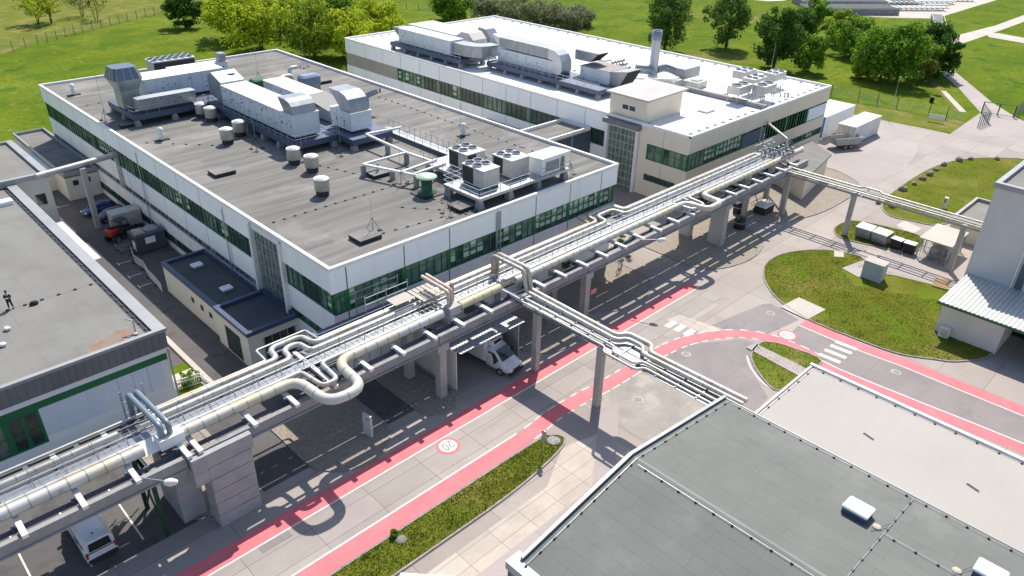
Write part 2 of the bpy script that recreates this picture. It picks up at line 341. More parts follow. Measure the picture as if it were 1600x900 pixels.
# red edge lanes and white lines
mb = MB(); mb.box(-20, 70.2, 39.05, 40.55, .024, .028); mb.box(-20, 36.0, 33.45, 35.0, .024, .028)
curve = smooth_line([(34.8, 34.24), (36.0, 34.25), (38.2, 34.4)]+gp([(865, 648), (910, 621), (947, 602), (987, 578), (1030, 551), (1075, 532), (1125, 523), (1162, 522), (1200, 528), (1237, 541), (1275, 559)]), 10)
low = [Vector((33, 34.2)), Vector((36, 34.2))]
ribbon(mb, curve, -.72, .72, .029)
ribbon(mb, Dl, .2, 1.75, .027); ribbon(mb, Dr, -1.6, -.1, .026)
tag(mb.build('red_lane_marking', redpaint), kind='structure')
mb = MB(); mb.box(-20, 70.2, 38.92, 39.05, .025, .031); mb.box(-20, 36.2, 35.0, 35.14, .025, .031)
ribbon(mb, curve[16:], .72, .85, .031, dash=1.5); ribbon(mb, curve[14:110], -.85, -.72, .031, dash=1.5)
ribbon(mb, Dl, .06, .2, .031); ribbon(mb, Dr, -.1, .04, .031)
def blocks(px, w, l, ang):
    for u, v in px:
        c = Vector(g(u, v)); d = Vector((math.cos(ang), math.sin(ang))); e = Vector((-d.y, d.x))
        mb.quad(*[(*(c+d*l/2*i+e*w/2*j), .032) for i, j in ((-1, -1), (1, -1), (1, 1), (-1, 1))])
dD = (Dl[20]-Dl[10]).normalized(); angD = math.atan2(dD.y, dD.x)
blocks([(1322, 540), (1314, 546), (1305, 553), (1296, 560)], .55, 2.2, angD)
blocks([(1048, 507), (1062, 513), (1077, 520)], .7, 1.5, rad(0))
for x in (4.9, 8.4, 11.6): mb.box(x-.06, x+.06, 45.2, 52, .024, .030)
for x in (1.6, -1.7): mb.box(x-.06, x+.06, 46, 52, .024, .030)
arc = smooth_line(gp([(1167, 556), (1172, 572), (1184, 590), (1200, 604), (1225, 618)]))
ribbon(mb, arc, -.07, .07, .030)
for i, (u, v) in enumerate(((195, 410), (212, 430), (228, 445), (100, 322))):   # T marks of the alley bays
    x, y = g(u, v); mb.box(x-.7, x+.7, y-.05, y+.05, .024, .030); mb.box(x-.8, x-.7, y-.45, y+.45, .024, .030)
tag(mb.build('white_road_marking', whitepaint), kind='structure')
# 20 roundels painted on the road
def roundel(cx, cy_, ang, name):
    mr = MB(); n = 40
    def pt(r, t, z): return (cx+r*math.cos(t), cy_+r*math.sin(t), z)
    def ring(r0, r1, z, mi):
        for i in range(n):
            a, b = 2*math.pi*i/n, 2*math.pi*(i+1)/n
            mr.quad(pt(r0, a, z), pt(r1, a, z), pt(r1, b, z), pt(r0, b, z), mi)
    ring(.78, 1.04, .034, 0); ring(0.0001, .78, .034, 1)
    ca, sa = math.cos(ang), math.sin(ang)
    def P(x, y): x *= .8; y *= .8; return (cx+x*ca-y*sa, cy_+x*sa+y*ca, .038)
    def stroke(pts, w=.09):
        for a, b in zip(pts[:-1], pts[1:]):
            A = Vector((a[0], a[1])); B = Vector((b[0], b[1])); d = (B-A).normalized()*.03; e = Vector((-d.y, d.x)).normalized()*w/2
            mr.quad(P(*(A-d-e)), P(*(B+d-e)), P(*(B+d+e)), P(*(A-d+e)), 2)
    two = [(-.55, .28), (-.5, .45), (-.33, .53), (-.16, .45), (-.11, .26), (-.18, .05), (-.55, -.5), (-.08, -.5)]
    zero = [(.33+.22*math.cos(t*math.pi/8), .5*math.sin(t*math.pi/8)) for t in range(17)]
    stroke(two); stroke(zero)
    tag(mr.build('painted_speed_roundel', [redpaint, whitepaint, darkpaint]), kind='structure')
x, y = g(700, 697); roundel(x, y, rad(180), 'a')
x, y = g(1230, 524); roundel(x, y, angD+math.pi+rad(0), 'b')
# manhole covers
for i, (u, v, lab) in enumerate(((997, 625, 'round manhole cover with a pale rim in the cobbled square'), (1072, 554, 'round manhole cover in the grey asphalt next to the curved red lane'), (1204, 490, 'manhole cover in the asphalt patch by the big lawn'), (1400, 582, 'small manhole cover on the road with the right-hand zebra blocks'))):
    x, y = g(u, v); r = thing('manhole_cover', lab, 'manhole cover', (x, y, .03))
    MB().lathe(0, 0, [(.50, .0), (.48, .012), (.36, .012)], 24).build('rim', concp, r, True)
    MB().cyl(0, 0, 0, .008, .36, n=24).build('lid', kerbm, r, True)
x, y = g(431, 846); mb = MB()
for i in range(3): mb.box(x-1.2+i*.8, x-1.2+i*.8+.76, y-.35, y+.35, .03, .036)
tag(mb.build('drain_cover', asphalt_lt), 'rectangular three-panel service cover in the road slabs near the red lane', 'drain cover')

# kerbed islands ---------------------------------------------------
def island(name, poly, m, kerb=kerbm, w=.16, h=.13):
    mb = MB(); n = len(poly)
    a = sum(poly[i][0]*poly[(i+1) % n][1]-poly[(i+1) % n][0]*poly[i][1] for i in range(n))
    if a < 0: poly = poly[::-1]
    V = [Vector(p) for p in poly]; inn = []
    for i in range(n):
        t = (V[(i+1) % n]-V[i-1]).normalized(); inn.append(V[i]+Vector((-t.y, t.x))*w)
    for i in range(n):
        j = (i+1) % n
        mb.quad((*V[i], 0), (*V[j], 0), (*V[j], h), (*V[i], h)); mb.quad((*V[i], h), (*V[j], h), (*inn[j], h), (*inn[i], h))
        mb.quad((*inn[j], 0), (*inn[i], 0), (*inn[i], h), (*inn[j], h))
    tag(mb.build(name+'_kerb', kerb), kind='structure')
    sheet(name, [tuple(p) for p in inn], h-.05, m)
    return [tuple(p) for p in inn]
I1 = island('lawn_island', smooth_poly(gp([(1192, 432), (1200, 408), (1235, 394), (1290, 391), (1345, 402), (1360, 420), (1400, 428), (1440, 440), (1500, 462), (1520, 500), (1550, 553), (1500, 566), (1455, 562), (1400, 553), (1330, 528), (1262, 500), (1212, 466)]), 4), lawn)
I2 = island('corner_lawn', smooth_poly(gp([(1377, 322), (1395, 300), (1450, 265), (1500, 250), (1560, 247), (1610, 253), (1640, 290), (1540, 330), (1470, 352), (1420, 345), (1390, 338)]), 4), lawn)
I3 = island('bin_lawn', smooth_poly(gp([(1302, 358), (1318, 348), (1340, 346), (1400, 358), (1442, 372), (1436, 392), (1400, 392), (1350, 382), (1312, 372)]), 4), lawn)
I4 = island('small_lawn', smooth_poly(gp([(1172, 558), (1186, 537), (1205, 535), (1235, 543), (1285, 566), (1240, 600), (1215, 612), (1190, 592)]), 4), rough_grass)
I5 = island('verge_strip', smooth_poly([(-10, 33.35), (5, 33.35), (20, 33.35), (36, 33.3), (38.2, 32.9), (38.9, 32.0), (38.0, 31.2), (35, 30.6), (30, 30.2), (20, 30.2), (5, 30.2), (-10, 30.2)], 4), lawn)
def tongue(name, x0, x1, ytip, ytop, m):
    r = (x1-x0)/2; cx = (x0+x1)/2; n = 14
    pts = [(x1, ytop)]+[(cx+r*math.cos(t), ytip+min(r, 4)+min(r, 4)*math.sin(t)) for t in [-math.pi*i/n for i in range(n+1)]]+[(x0, ytop)]
    return island(name, pts, m, kerb=kerbm, h=.12)
G1 = tongue('gravel_bed', 21.0, 28.8, 40.6, 52, gravel)
G0 = tongue('gravel_bed', 11.6, 16.6, 43.2, 56, gravel)
G2 = tongue('gravel_bed', 31.8, 35.8, 41.3, 52, gravel)
G3 = tongue('gravel_bed', 45.5, 52.5, 41.0, 52, gravel)
G4 = tongue('gravel_bed', 55.5, 68, 41.6, 52, gravel)
G5 = tongue('gravel_bed', 74, 89, 38.6, 52, gravel)
G6 = island('gravel_bed', smooth_poly(gp([(1335, 303), (1290, 330), (1240, 345), (1205, 350), (1180, 345), (1150, 330), (1230, 270), (1290, 262), (1340, 285)]), 4), gravel)
x, y = g(1254, 483); sheet('concrete_pad', [(x-1.9, y-1.5), (x+1.7, y-1.9), (x+2.0, y+1.5), (x-1.6, y+1.9)], .12, path_m)
sheet('concrete_pad', gp([(1303, 392), (1318, 393), (1318, 403), (1303, 402)]), .12, path_m)
sheet('service_pavement', gp([(1315, 420), (1370, 400), (1420, 405), (1500, 440), (1490, 455), (1400, 432), (1375, 428), (1340, 434)]), .125, concrete2)
sheet('bright_slab', gp([(1400, 352), (1413, 345), (1440, 357), (1425, 366)]), .02, path_m)
sheet('slab_path', gp([(1165, 544), (1180, 538), (1290, 592), (1272, 602)]), .13, concrete2)
sheet('patched_slab', gp([(1040, 500), (1062, 492), (1150, 522), (1118, 528)]), .024, planks)
# paths beyond the fence
sheet('approach_road', gp([(1478, 214), (1532, 176), (1500, 140), (1472, 115), (1483, 104), (1550, 160), (1590, 185), (1625, 200), (1640, 236), (1560, 213)]), .016, concrete2)
sheet('footpath', gp([(1465, 56), (1500, 54), (1555, 40), (1650, 5), (1650, 18), (1600, 34), (1545, 54), (1480, 76)]), .016, path_m)
sheet('footpath', gp([(1540, 52), (1560, 52), (1650, 68), (1650, 76), (1545, 58)]), .020, path_m)
sheet('storage_yard', gp([(1340, 25), (1352, 12), (1200, -12), (1650, -12), (1557, 0), (1462, 29), (1400, 28)]), .016, path_m)
sheet('footpath', gp([(1200, -3), (1230, 1), (1200, 2), (1100, -8)]), .016, path_m)
sheet('trodden_path', gp([(1445, 121), (1458, 121), (1508, 176), (1495, 176)]), .016, rough_grass)
sheet('trodden_path', gp([(1470, 142), (1478, 142), (1510, 175), (1500, 175)]), .018, path_m)
sheet('dirt_patch', smooth_poly(gp([(1060, 78), (1120, 82), (1180, 92), (1200, 100), (1150, 98), (1080, 92)])), .014, rough_grass)
sheet('dirt_patch', smooth_poly(gp([(1060, 20), (1200, 28), (1215, 40), (1100, 30)])), .014, rough_grass)
sheet('meadow', smooth_poly(gp([(-30, 85), (60, 62), (150, 45), (250, 18), (320, 5), (340, -8), (-60, -10)])), .014, rough_grass)
sheet('meadow', gp([(1290, 155), (1540, 195), (1520, 205), (1500, 210), (1440, 198), (1375, 186), (1290, 168)]), .014, rough_grass)
sheet('forecourt', gp([(-40, 250), (0, 232), (22, 228), (40, 246), (0, 262), (-60, 270)]), .02, path_m)
# grass tufts: countless blades on the near lawns
def tufts(name, poly, n, h, label, mats=None, z=.08, holes=()):
    xs = [p[0] for p in poly]; ys = [p[1] for p in poly]; V = poly
    def inside(x, y):
        c = False; j = len(V)-1
        for i in range(len(V)):
            if (V[i][1] > y) != (V[j][1] > y) and x < (V[j][0]-V[i][0])*(y-V[i][1])/(V[j][1]-V[i][1])+V[i][0]: c = not c
            j = i
        return c
    mb = MB(); k = 0
    while k < n:
        x = R_.uniform(min(xs), max(xs)); y = R_.uniform(min(ys), max(ys))
        if not inside(x, y) or any(abs(x-hx)+abs(y-hy) < hr for hx, hy, hr in holes): continue
        k += 1; hh = h*R_.uniform(.4, 1.2)*(1+.9*max(0, math.sin(x*1.3+y*.7)*math.sin(y*1.9-x*.4))); a = R_.uniform(0, 6.28); w = .05; lx, ly = R_.gauss(0, .09), R_.gauss(0, .09)
        dx, dy = math.cos(a)*w, math.sin(a)*w
        mb.add([(x-dx, y-dy, z), (x+dx, y+dy, z), (x+lx, y+ly, z+hh)], [(0, 1, 2)], 0 if R_.random() < .8 else 1)
    tag(mb.build(name, mats or [bladeM, bladeL]), label, None, None, 'stuff')
tufts('grass', I5, 15000, .12, 'tall green grass on the verge strip')
tufts('grass', I1, 15000, .085, 'patchy grass on the big lawn island', holes=[(*g(1254, 483), 3.3), (*g(1310, 398), 1.6), (87.5, 26.5, 3.2), (88.5, 23, 3), (89.5, 20, 2.6)])
tufts('grass', I2, 5000, .08, 'grass on the corner lawn behind the pipe rack')
tufts('grass', I4, 900, .12, 'dry grass on the small island')
tufts('grass', I3, 3000, .15, 'grass around the refuse bins')

# ================================================================ BUILDINGS
def mapx(plane, sgn=-1):      # wall along X, outward = sgn*Y
    return lambda s, d, z: (s, plane+sgn*d, z)
def mapy(plane, sgn=-1):      # wall along Y, outward = sgn*X
    return lambda s, d, z: (plane+sgn*d, s, z)
def mbox(mb, M, s0, s1, d0, d1, z0, z1, mi=0):
    v = [M(s, d, z) for z in (z0, z1) for s, d in ((s0, d0), (s1, d0), (s1, d1), (s0, d1))]
    a = Vector(M(0, 0, 0)); e1 = Vector(M(1, 0, 0))-a; e2 = Vector(M(0, 1, 0))-a
    f = [(3, 2, 1, 0), (4, 5, 6, 7), (0, 1, 5, 4), (1, 2, 6, 5), (2, 3, 7, 6), (3, 0, 4, 7)]
    if e1.cross(e2).z < 0: f = [q[::-1] for q in f]
    return mb.add(v, f, mi)
def band(mb, M, s0, s1, z0, z1, cuts, d=.14, gap=.09, mi=0, smi=1):
    "a band of wall panels with open joints over a dark strip"
    mbox(mb, M, s0+.012, s1-.012, 0, d-.05, z0+.004, z1-.004, smi)
    e = [s0]+[c for c in cuts if s0+.3 < c < s1-.3]+[s1]
    for i, (a, b) in enumerate(zip(e[:-1], e[1:])):
        mbox(mb, M, a+(gap/2 if i else 0), b-(gap/2 if i < len(e)-2 else 0), .0, d, z0, z1, mi)
def window(root, M, s0, s1, z0, z1, frm, pitch=.95, rail=None, panes=None, d=.0, fw_=.10, seed=0):
    "one window bay: green frame with mullions, glass, with blinds and reflections painted as pale strips"
    rnd = random.Random(int(s0*13+z0*7)+seed)
    f = MB(); n = max(1, round((s1-s0)/pitch)); z0 += .02; z1 -= .02
    mbox(f, M, s0, s1, d+.0, d+.10, z0, z0+.17); mbox(f, M, s0, s1, d+.0, d+.10, z1-.16, z1)
    for i in range(n+1):
        c = s0+(s1-s0)*i/n; w = .24 if i in (0, n) else fw_
        a = max(s0, c-w/2) if i else s0; b = min(s1, c+w/2) if i < n else s1
        if i == 0: b = s0+w
        if i == n: a = s1-w
        mbox(f, M, a, b, d+.005, d+.11, z0+.17, z1-.16)
    if rail is not None:
        mbox(f, M, s0+.1, s1-.1, d+.01, d+.085, z0+(z1-z0)*rail-.03, z0+(z1-z0)*rail+.03)
    fo = f.build('window', frm, root)
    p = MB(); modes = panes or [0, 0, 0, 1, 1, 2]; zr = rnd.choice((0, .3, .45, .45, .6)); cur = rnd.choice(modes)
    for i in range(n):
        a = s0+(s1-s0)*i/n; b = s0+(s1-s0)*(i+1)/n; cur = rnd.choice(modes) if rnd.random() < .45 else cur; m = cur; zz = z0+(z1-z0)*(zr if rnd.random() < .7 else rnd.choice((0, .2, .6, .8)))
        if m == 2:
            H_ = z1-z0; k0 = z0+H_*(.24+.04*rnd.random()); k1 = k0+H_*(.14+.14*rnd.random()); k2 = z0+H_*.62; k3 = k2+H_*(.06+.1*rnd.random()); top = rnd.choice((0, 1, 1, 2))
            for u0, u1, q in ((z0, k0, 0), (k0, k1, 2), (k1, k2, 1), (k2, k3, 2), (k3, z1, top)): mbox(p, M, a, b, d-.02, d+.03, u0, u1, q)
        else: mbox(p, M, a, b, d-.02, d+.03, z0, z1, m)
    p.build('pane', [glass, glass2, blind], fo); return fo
def parapet_roof(root, x0, x1, y0, y1, z, rm, cm, drop=.45, w=.34, name='roof', over=.18, ch=.12):
    MB().box(x0+.02, x1-.02, y0+.02, y1-.02, z-drop-.3, z-drop).build(name, rm, root)
    c = MB(); o = over
    c.box(x0-o, x1+o, y0-o, y0-o+w, z-drop+.002, z); c.box(x0-o, x1+o, y1+o-w, y1+o, z-drop+.002, z)
    c.box(x0-o, x0-o+w, y0-o+w, y1+o-w, z-drop+.002, z); c.box(x1+o-w, x1+o, y0-o+w, y1+o-w, z-drop+.002, z)
    c.build('parapet', cm, root)

# ---- main hall with the dark grey roof
AX0, AX1, AY0, AY1, AZ = 29.6, 69.2, 52.0, 132.2, 12.0
A = thing('factory_hall', 'white panelled factory hall with dark grey felt roof and green ribbon windows', 'building', (AX0, AY0, 0))
MB().box(AX0+.05, AX1-.05, AY0+.05, AY1-.05, 0, AZ-.5).build('core', dark, A)
w = MB(); ML = mapy(AX0); MF = mapx(AY0); MR = mapy(AX1, 1); MK = mapx(AY1, 1)
cutsL = [60.0]+[66.2+5.72*i for i in range(0, 13)]
cutsF = [31.0, 37.4, 43.0, 49.6, 55.3, 60.9, 66.4]
for (a, b) in ((AY0, 60.0), (66.2, AY1)):
    band(w, ML, a, b, 9.5, AZ-.1, cutsL, d=.28, gap=.13); band(w, ML, a, b, 4.6, 7.1, cutsL, gap=.13)
    band(w, ML, a, b, 1.9, 3.7, cutsL, gap=.1); band(w, ML, a, b, 0, .7, cutsL)
band(w, MF, AX0-.28, AX1+.2, 9.4, AZ-.1, cutsF, d=.28, gap=.14); band(w, MF, AX0-.14, AX1, 4.2, 7.0, cutsF, gap=.14); band(w, MF, AX0-.14, AX1, 0, 3.0, cutsF)
band(w, MR, AY0, AY1, 0, AZ-.1, [AY0+6*i for i in range(14)], d=.14); band(w, MK, AX0, AX1, 0, AZ-.1, [AX0+6*i for i in range(7)], d=.14)
w.build('wall', [clad, seam], A)
parapet_roof(A, AX0, AX1, AY0, AY1, AZ, roofA, copeW, drop=.35, over=.30)
def bays(cuts, a, b):
    e = [a]+[c for c in cuts if a+.3 < c < b-.3]+[b]; return list(zip(e[:-1], e[1:]))
for (a, b) in ((AY0, 60.0), (66.2, AY1)):
    for s0, s1 in bays(cutsL, a, b):
        window(A, ML, s0, s1, 7.1, 9.5, greend, .95, .72, [0, 0, 1, 1, 2] if s0 < 110 else [0, 0, 1])
        window(A, ML, s0, s1, 3.7, 4.6, greend if s0 < 62 else steel, 1.1, None, [0, 0, 1])
        if s0 > 79: window(A, ML, s0, s1, .7, 1.9, greend, 1.1, None, [0, 0, 0, 1])
for s0, s1 in bays(cutsF, AX0, AX1):
    window(A, MF, s0, s1, 7.0, 9.4, greenf, .9, .7, [0, 2, 2, 1] if s0 < 45 else [2, 2, 2, 2, 1])
# stair tower glazing on the alley side
f = MB()
for i in range(8): mbox(f, ML, 60.3+i*5.6/7-.04, 60.3+i*5.6/7+.04, .02, .16, .2, 11.0)
for j in range(10): mbox(f, ML, 60.3, 65.9, .03, .15, .3+j*1.18, .38+j*1.18)
mbox(f, ML, 60.0, 60.35, 0, .55, 0, 11.4, 1); mbox(f, ML, 65.85, 66.2, 0, .55, 0, 11.4, 1); mbox(f, ML, 60.35, 65.85, 0, .30, 11.0, 11.6, 1)
f.build('stair_glazing_frame', [steel, copeW], A)
mb = MB(); mbox(mb, ML, 60.35, 65.85, -.02, .04, .1, 11.0); mb.build('stair_glazing', glass2, A)
mb = MB()
for y in (71.9, 94.8): MB().tube([(AX0-.32, y+.3, 11.0), (AX0-.32, y+.3, .1)], .06, 8).build('downpipe', steel, A)
for x in (49.35, 49.85): MB().tube([(x, AY0-.36, 11.5), (x, AY0-.36, .1)], .09, 8).build('downpipe', steel, A)

# ---- rear hall with the white roof
BX0, BX1, BY0, BY1, BZ = 88.4, 130.8, 54.0, 138.6, 10.8
B = thing('laboratory_hall', 'long rear building with white roof, cream front wing and green windows', 'building', (BX0, BY0, 0))
MB().box(BX0+.05, BX1-.05, BY0+.05, BY1-.05, 0, BZ-.5).build('core', dark, B)
BL = mapy(BX0); BF = mapx(BY0); BR = mapy(BX1, 1); BK = mapx(BY1, 1)
cB = [BY0+1.4+5.85*i for i in range(15)]; cF = [95.5, 102.6, 109.6, 116.6, 123.8]
w = MB()
band(w, BF, BX0-.2, BX1, 8.2, BZ-.1, cF, gap=.05, d=.2); band(w, BF, BX0-.14, BX1, 3.6, 5.6, cF, gap=.05)
band(w, BF, BX0, BX1, 0, 2.4, cF, gap=.05); band(w, BF, BX0, 112, 2.4, 3.6, cF, gap=.05)
band(w, BL, BY0, 62.4, 8.0, BZ-.1, [58.2], gap=.05, d=.2); band(w, BL, BY0, 62.4, 3.4, 5.6, [58.2], gap=.05); band(w, BL, BY0, 62.4, 0, 2.4, [58.2], gap=.05); band(w, BL, 61, 62.4, 5.6, 8.0, [], gap=.05); band(w, BL, 61, 62.4, 2.4, 3.4, [], gap=.05)
band(w, BR, BY0, BY1, 0, BZ-.1, [BY0+6*i for i in range(15)], gap=.05); band(w, BK, BX0, BX1, 0, BZ-.1, [BX0+6*i for i in range(8)], gap=.05)
w.build('wall', [cladB, seam], B)
w = MB(); band(w, BL, 68.6, BY1, 7.9, BZ-.1, cB, gap=.1, d=.2); band(w, BL, 68.6, BY1, 0, 5.4, cB, gap=.1); w.build('side_wall', [clad, seam], B)
w = MB(); band(w, BL, 121.0, BY1, 5.4, 7.9, [], gap=.1, d=.12); w.build('beige_panel', [beige, seam], B)
for s0, s1 in bays(cB, 68.6, 121.0):
    window(B, BL, s0, s1, 5.4, 7.9, greenf if int(s0) % 2 else greend, 1.1, None, [0, 1, 1, 2] if s0 > 100 else [0, 0, 0, 1])
for s0, s1 in bays([BY0+1.0, 58.2], BY0, 61): window(B, BL, s0, s1, 5.6, 8.0, greenf, 1.2, .6, [0, 1, 1])
window(B, BL, 55.5, 61, 2.4, 3.4, greend, 1.0, None, [0, 0]); w = MB(); band(w, BL, BY0, 55.5, 2.4, 3.4, [], gap=.05); w.build('wall_panel', [cladB, seam], B)
for k, (s0, s1) in enumerate(bays(cF+[105.5, 120.2], BX0, BX1)):
    window(B, BF, s0, s1, 5.6, 8.2, greenf, .95, .62, {3: [2, 1], 4: [0, 2]}.get(k, [2, 2, 1]))
for s0, s1 in bays([115.0, 119, 123.8, 127.5], 112, BX1): window(B, BF, s0, s1, 2.4, 3.6, greend, 1.2, None, [0, 2, 0])
w = MB(); mbox(w, BF, 102.7, 109.4, .12, .20, 5.8, 7.9); w.build('blind', blueblind, B)
w = MB(); mbox(w, BF, 124.0, 130.6, .12, .20, 5.8, 7.9); w.build('blind', blindB, B)
MB().box(BX0+.02, BX1-.02, BY0+.02, BY1-.02, BZ-.7, BZ-.35).build('roof', roofB, B)
c = MB()
c.box(BX0-.2, BX1+.2, BY0-.22, BY0+.12, BZ-.36, BZ); c.box(BX0-.2, BX1+.2, BY1-.12, BY1+.2, BZ-.36, BZ); c.box(BX0-.22, BX0+.12, BY0+.12, BY1-.12, BZ-.36, BZ); c.box(BX1-.12, BX1+.2, BY0+.12, BY1-.12, BZ-.36, BZ)
c.build('parapet', copeW, B)
mb = MB(); mb.box(109.0, 109.7, 54.3, 69, BZ-.34, BZ+.35); mb.box(97, 109, 69, 69.5, BZ-.34, BZ+.25); mb.build('expansion_upstand', concw, B)
pv = None
for (x, y) in [(BX0+.9, 56+i*2.9) for i in range(28)]+[(BX1-1.0, 56+i*2.9) for i in range(28)]+[(90+i*2.1, 55.1) for i in range(20)]+[(90+i*2.1, 137.1) for i in range(20)]:
    if pv is None: pv = MB().box(-.26, .26, -.2, .2, 0, .13).build('paver', concw, B, True); o = pv
    else: o = bpy.data.objects.new('paver', pv.data); COL.objects.link(o); o.parent = B
    o.location = Vector((x, y, BZ-.345))-B.location
# stair tower with its glass wall
T = MB(); T.box(88.9, 97.8, 62.2, 68.9, BZ-.34, 13.75); T.build('stair_tower_wall', cladB, B)
MB().ext([(88.3, 61.6, 13.76), (88.3, 69.4, 13.76), (88.3, 69.4, 14.0), (88.3, 61.6, 14.0)], None, (10.1, 0, .15)).build('stair_tower_roof', mat('warm_grey_membrane', (.46, .44, .44), .8), B)
mb = MB(); mbox(mb, mapy(88.9), 64.0, 66.6, .0, .06, 11.7, 12.6, 1); mbox(mb, mapy(88.9), 64.15, 65.2, .02, .09, 11.82, 12.48); mbox(mb, mapy(88.9), 65.4, 66.45, .02, .09, 11.82, 12.48)
mb.build('stair_tower_window', [glass, copeW], B)
mb = MB(); mbox(mb, BL, 62.4, 68.6, -.02, .05, 0, 9.6); mb.build('stair_glazing', glass2, B)
f = MB()
for i in range(8): mbox(f, BL, 62.9+i*5.2/7-.04, 62.9+i*5.2/7+.04, .05, .15, 0, 9.5)
for j in range(9): mbox(f, BL, 62.9, 68.1, .06, .14, .4+j*1.1, .5+j*1.1)
f.build('stair_glazing_frame', mat('silver_frame', (.5, .55, .5), .4, metal=.3), B)
f = MB(); mbox(f, BL, 62.4, 62.9, 0, .6, 0, 9.6); mbox(f, BL, 68.1, 68.6, 0, .6, 0, 9.6); mbox(f, BL, 62.9, 68.1, 0, .6, 9.3, 9.6); f.build('stair_portal', copeW, B)
f = MB(); mbox(f, BL, 62.2, 68.8, 0, 1.1, 9.6, 10.3); f.build('stair_canopy', greyclad, B)
# link between both halls
Lk = thing('link_building', 'low flat-roofed link with slate blue walls joining the two halls', 'building', (69.6, 71, 0))
MB().box(69.7, 88.2, 71.52, 77.38, 0, 7.1).build('wall', slate, Lk)
parapet_roof(Lk, 69.9, 88.0, 71.5, 77.4, 8.0, roofA, copeW, drop=.5, over=.02, w=.3)
Lb = thing('plant_shed', 'low shed with grey felt roof in the court between the halls', 'shed', (78, 86, 0))
MB().box(76, 88.1, 84, 95, 0, 3.6).build('wall', plaster, Lb); MB().box(75.8, 88.15, 83.8, 95.2, 3.6, 3.85).build('roof', roofC, Lb)
sheet('courtyard', [(69.4, 54), (88.3, 54), (88.3, 136), (69.4, 136)], .03, gravel)

# ---- left foreground hall C
C_ = thing('workshop_hall', 'flat-roofed workshop in the left foreground with seamed fascia and blue shutters', 'building', (-20, 58.6, 0))
CX, CY, CZ = 17.1, 58.6, 8.0
MB().box(-40, CX-.25, CY+.3, 102.4, 0, CZ-.5).build('wall', plaster, C_)
MB().box(-40.3, CX-.02, CY+.02, 102.4, CZ-.55, CZ-.28).build('roof', roofC, C_)
c = MB(); c.box(-40.3, CX+.12, CY-.12, CY+.3, CZ-.27, CZ); c.box(CX-.9, CX+.12, CY+.3, 102.4, CZ-.27, CZ-.02); c.build('parapet', copeG, C_)
f = MB()
for i in range(96):
    x = CX-.02-i*.6; z0 = CZ-1.9 if x > 4.2 else CZ-.55
    f.box(x-.57, x, CY+.0, CY+.14, z0, CZ-.28); f.box(x-.6, x-.57, CY-.035, CY+.14, z0, CZ-.28)
f.build('seamed_fascia', greyclad, C_)
f = MB(); f.box(CX-.10, CX, CY+.3, 102.4, CZ-1.6, CZ-.28); f.build('side_fascia', copeG, C_)
Mc = mapx(CY+.3)
f = MB(); mbox(f, Mc, -40, CX-.3, .0, .18, 4.91, 5.55); f.build('green_band', greenf, C_)
f = MB(); mbox(f, Mc, -40, CX-.3, .0, .16, 5.551, CZ-.56); f.build('upper_wall', clad, C_)
f = MB()
for a, b in ((11.3, 16.2), (6.6, 11.2)):
    n = round((b-a)/1.2)
    for i in range(n): mbox(f, Mc, a+(b-a)*i/n+.02, a+(b-a)*(i+1)/n-.02, 0, .15 if a > 8 else .11, 2.3 if a > 8 else 2.1, 4.9)
f.build('shutter', blindB, C_)
f = MB(); mbox(f, Mc, 6.61, CX-.3, .0, .08, 1.59, 4.9); f.build('shutter_base', clad, C_)
for i in range(8): window(C_, Mc, 6.6-2.4*(i+1), 6.6-2.4*i, 1.6, 4.9, greenf, 1.2, .5, [0, 1], fw_=.3)
f = MB(); f.box(-40, CX-.2, CY+.16, CY+.3, 0, 1.58); f.build('base_wall', clad, C_)
f = MB(); f.tube([(CX-.1, CY+.1, 6), (CX-.1, CY+.1, .1)], .05, 8); f.tube([(CX-.1, CY+.35, 6), (CX-.1, CY+.35, .1)], .05, 8); f.build('downpipe', steel, C_)
f = MB(); f.box(CX-1.35, CX-.91, CY+.5, 102.3, CZ-.275, CZ-.262); f.build('shadowed_gutter', black, C_)  # gutter behind the parapet, its shadow line painted as a black strip
f = MB(); f.box(17.2, 20.3, 86, 99.5, 3.0, 3.12); f.build('side_canopy', white, C_)
mb = MB(); [mb.add([(x, y, CZ-.274) for x, y in smooth_poly([(11.2, 59.4), (12.6, 59.0), (14.6, 59.1), (15.3, 60.1), (14.5, 61.2), (13.2, 61.3), (11.9, 60.7)])], [tuple(range(35))])]
mb.build('rust_stain', rustm, C_)
mb = MB(); mb.box(14.0, 14.9, 59.3, 59.36, CZ-.27, CZ-.22); mb.box(14.1, 14.9, 59.8, 59.86, CZ-.27, CZ-.22); mb.tube([(15.2, 60, CZ-.27), (15.2, 60, CZ+.9), (14.8, 60.5, CZ+.95)], .06, 8); mb.cyl(15.1, 59.6, CZ-.27, CZ-.12, .2); mb.build('vent_pipe', steel, C_)
C2 = thing('annex_block', 'white annex block with one dark window behind the workshop roof', 'building', (0, 102.4, 0))
MB().box(-30, 20.8, 102.4, 118, 0, 8.0).build('wall', plaster, C2); MB().box(-30.1, 20.75, 102.45, 118, 8.0, 8.25).build('roof', roofC, C2)
c = MB(); c.box(-30, 21.1, 102.1, 102.7, 8.0, 8.6); c.box(20.3, 21.1, 102.7, 118.2, 8.0, 8.6); c.box(-30, 20.3, 117.8, 118.2, 8.0, 8.6); c.build('parapet', copeG, C2)
c = MB(); c.box(18.9, 20.0, 102.34, 102.5, 4.6, 6.0); c.build('window', glass, C2)

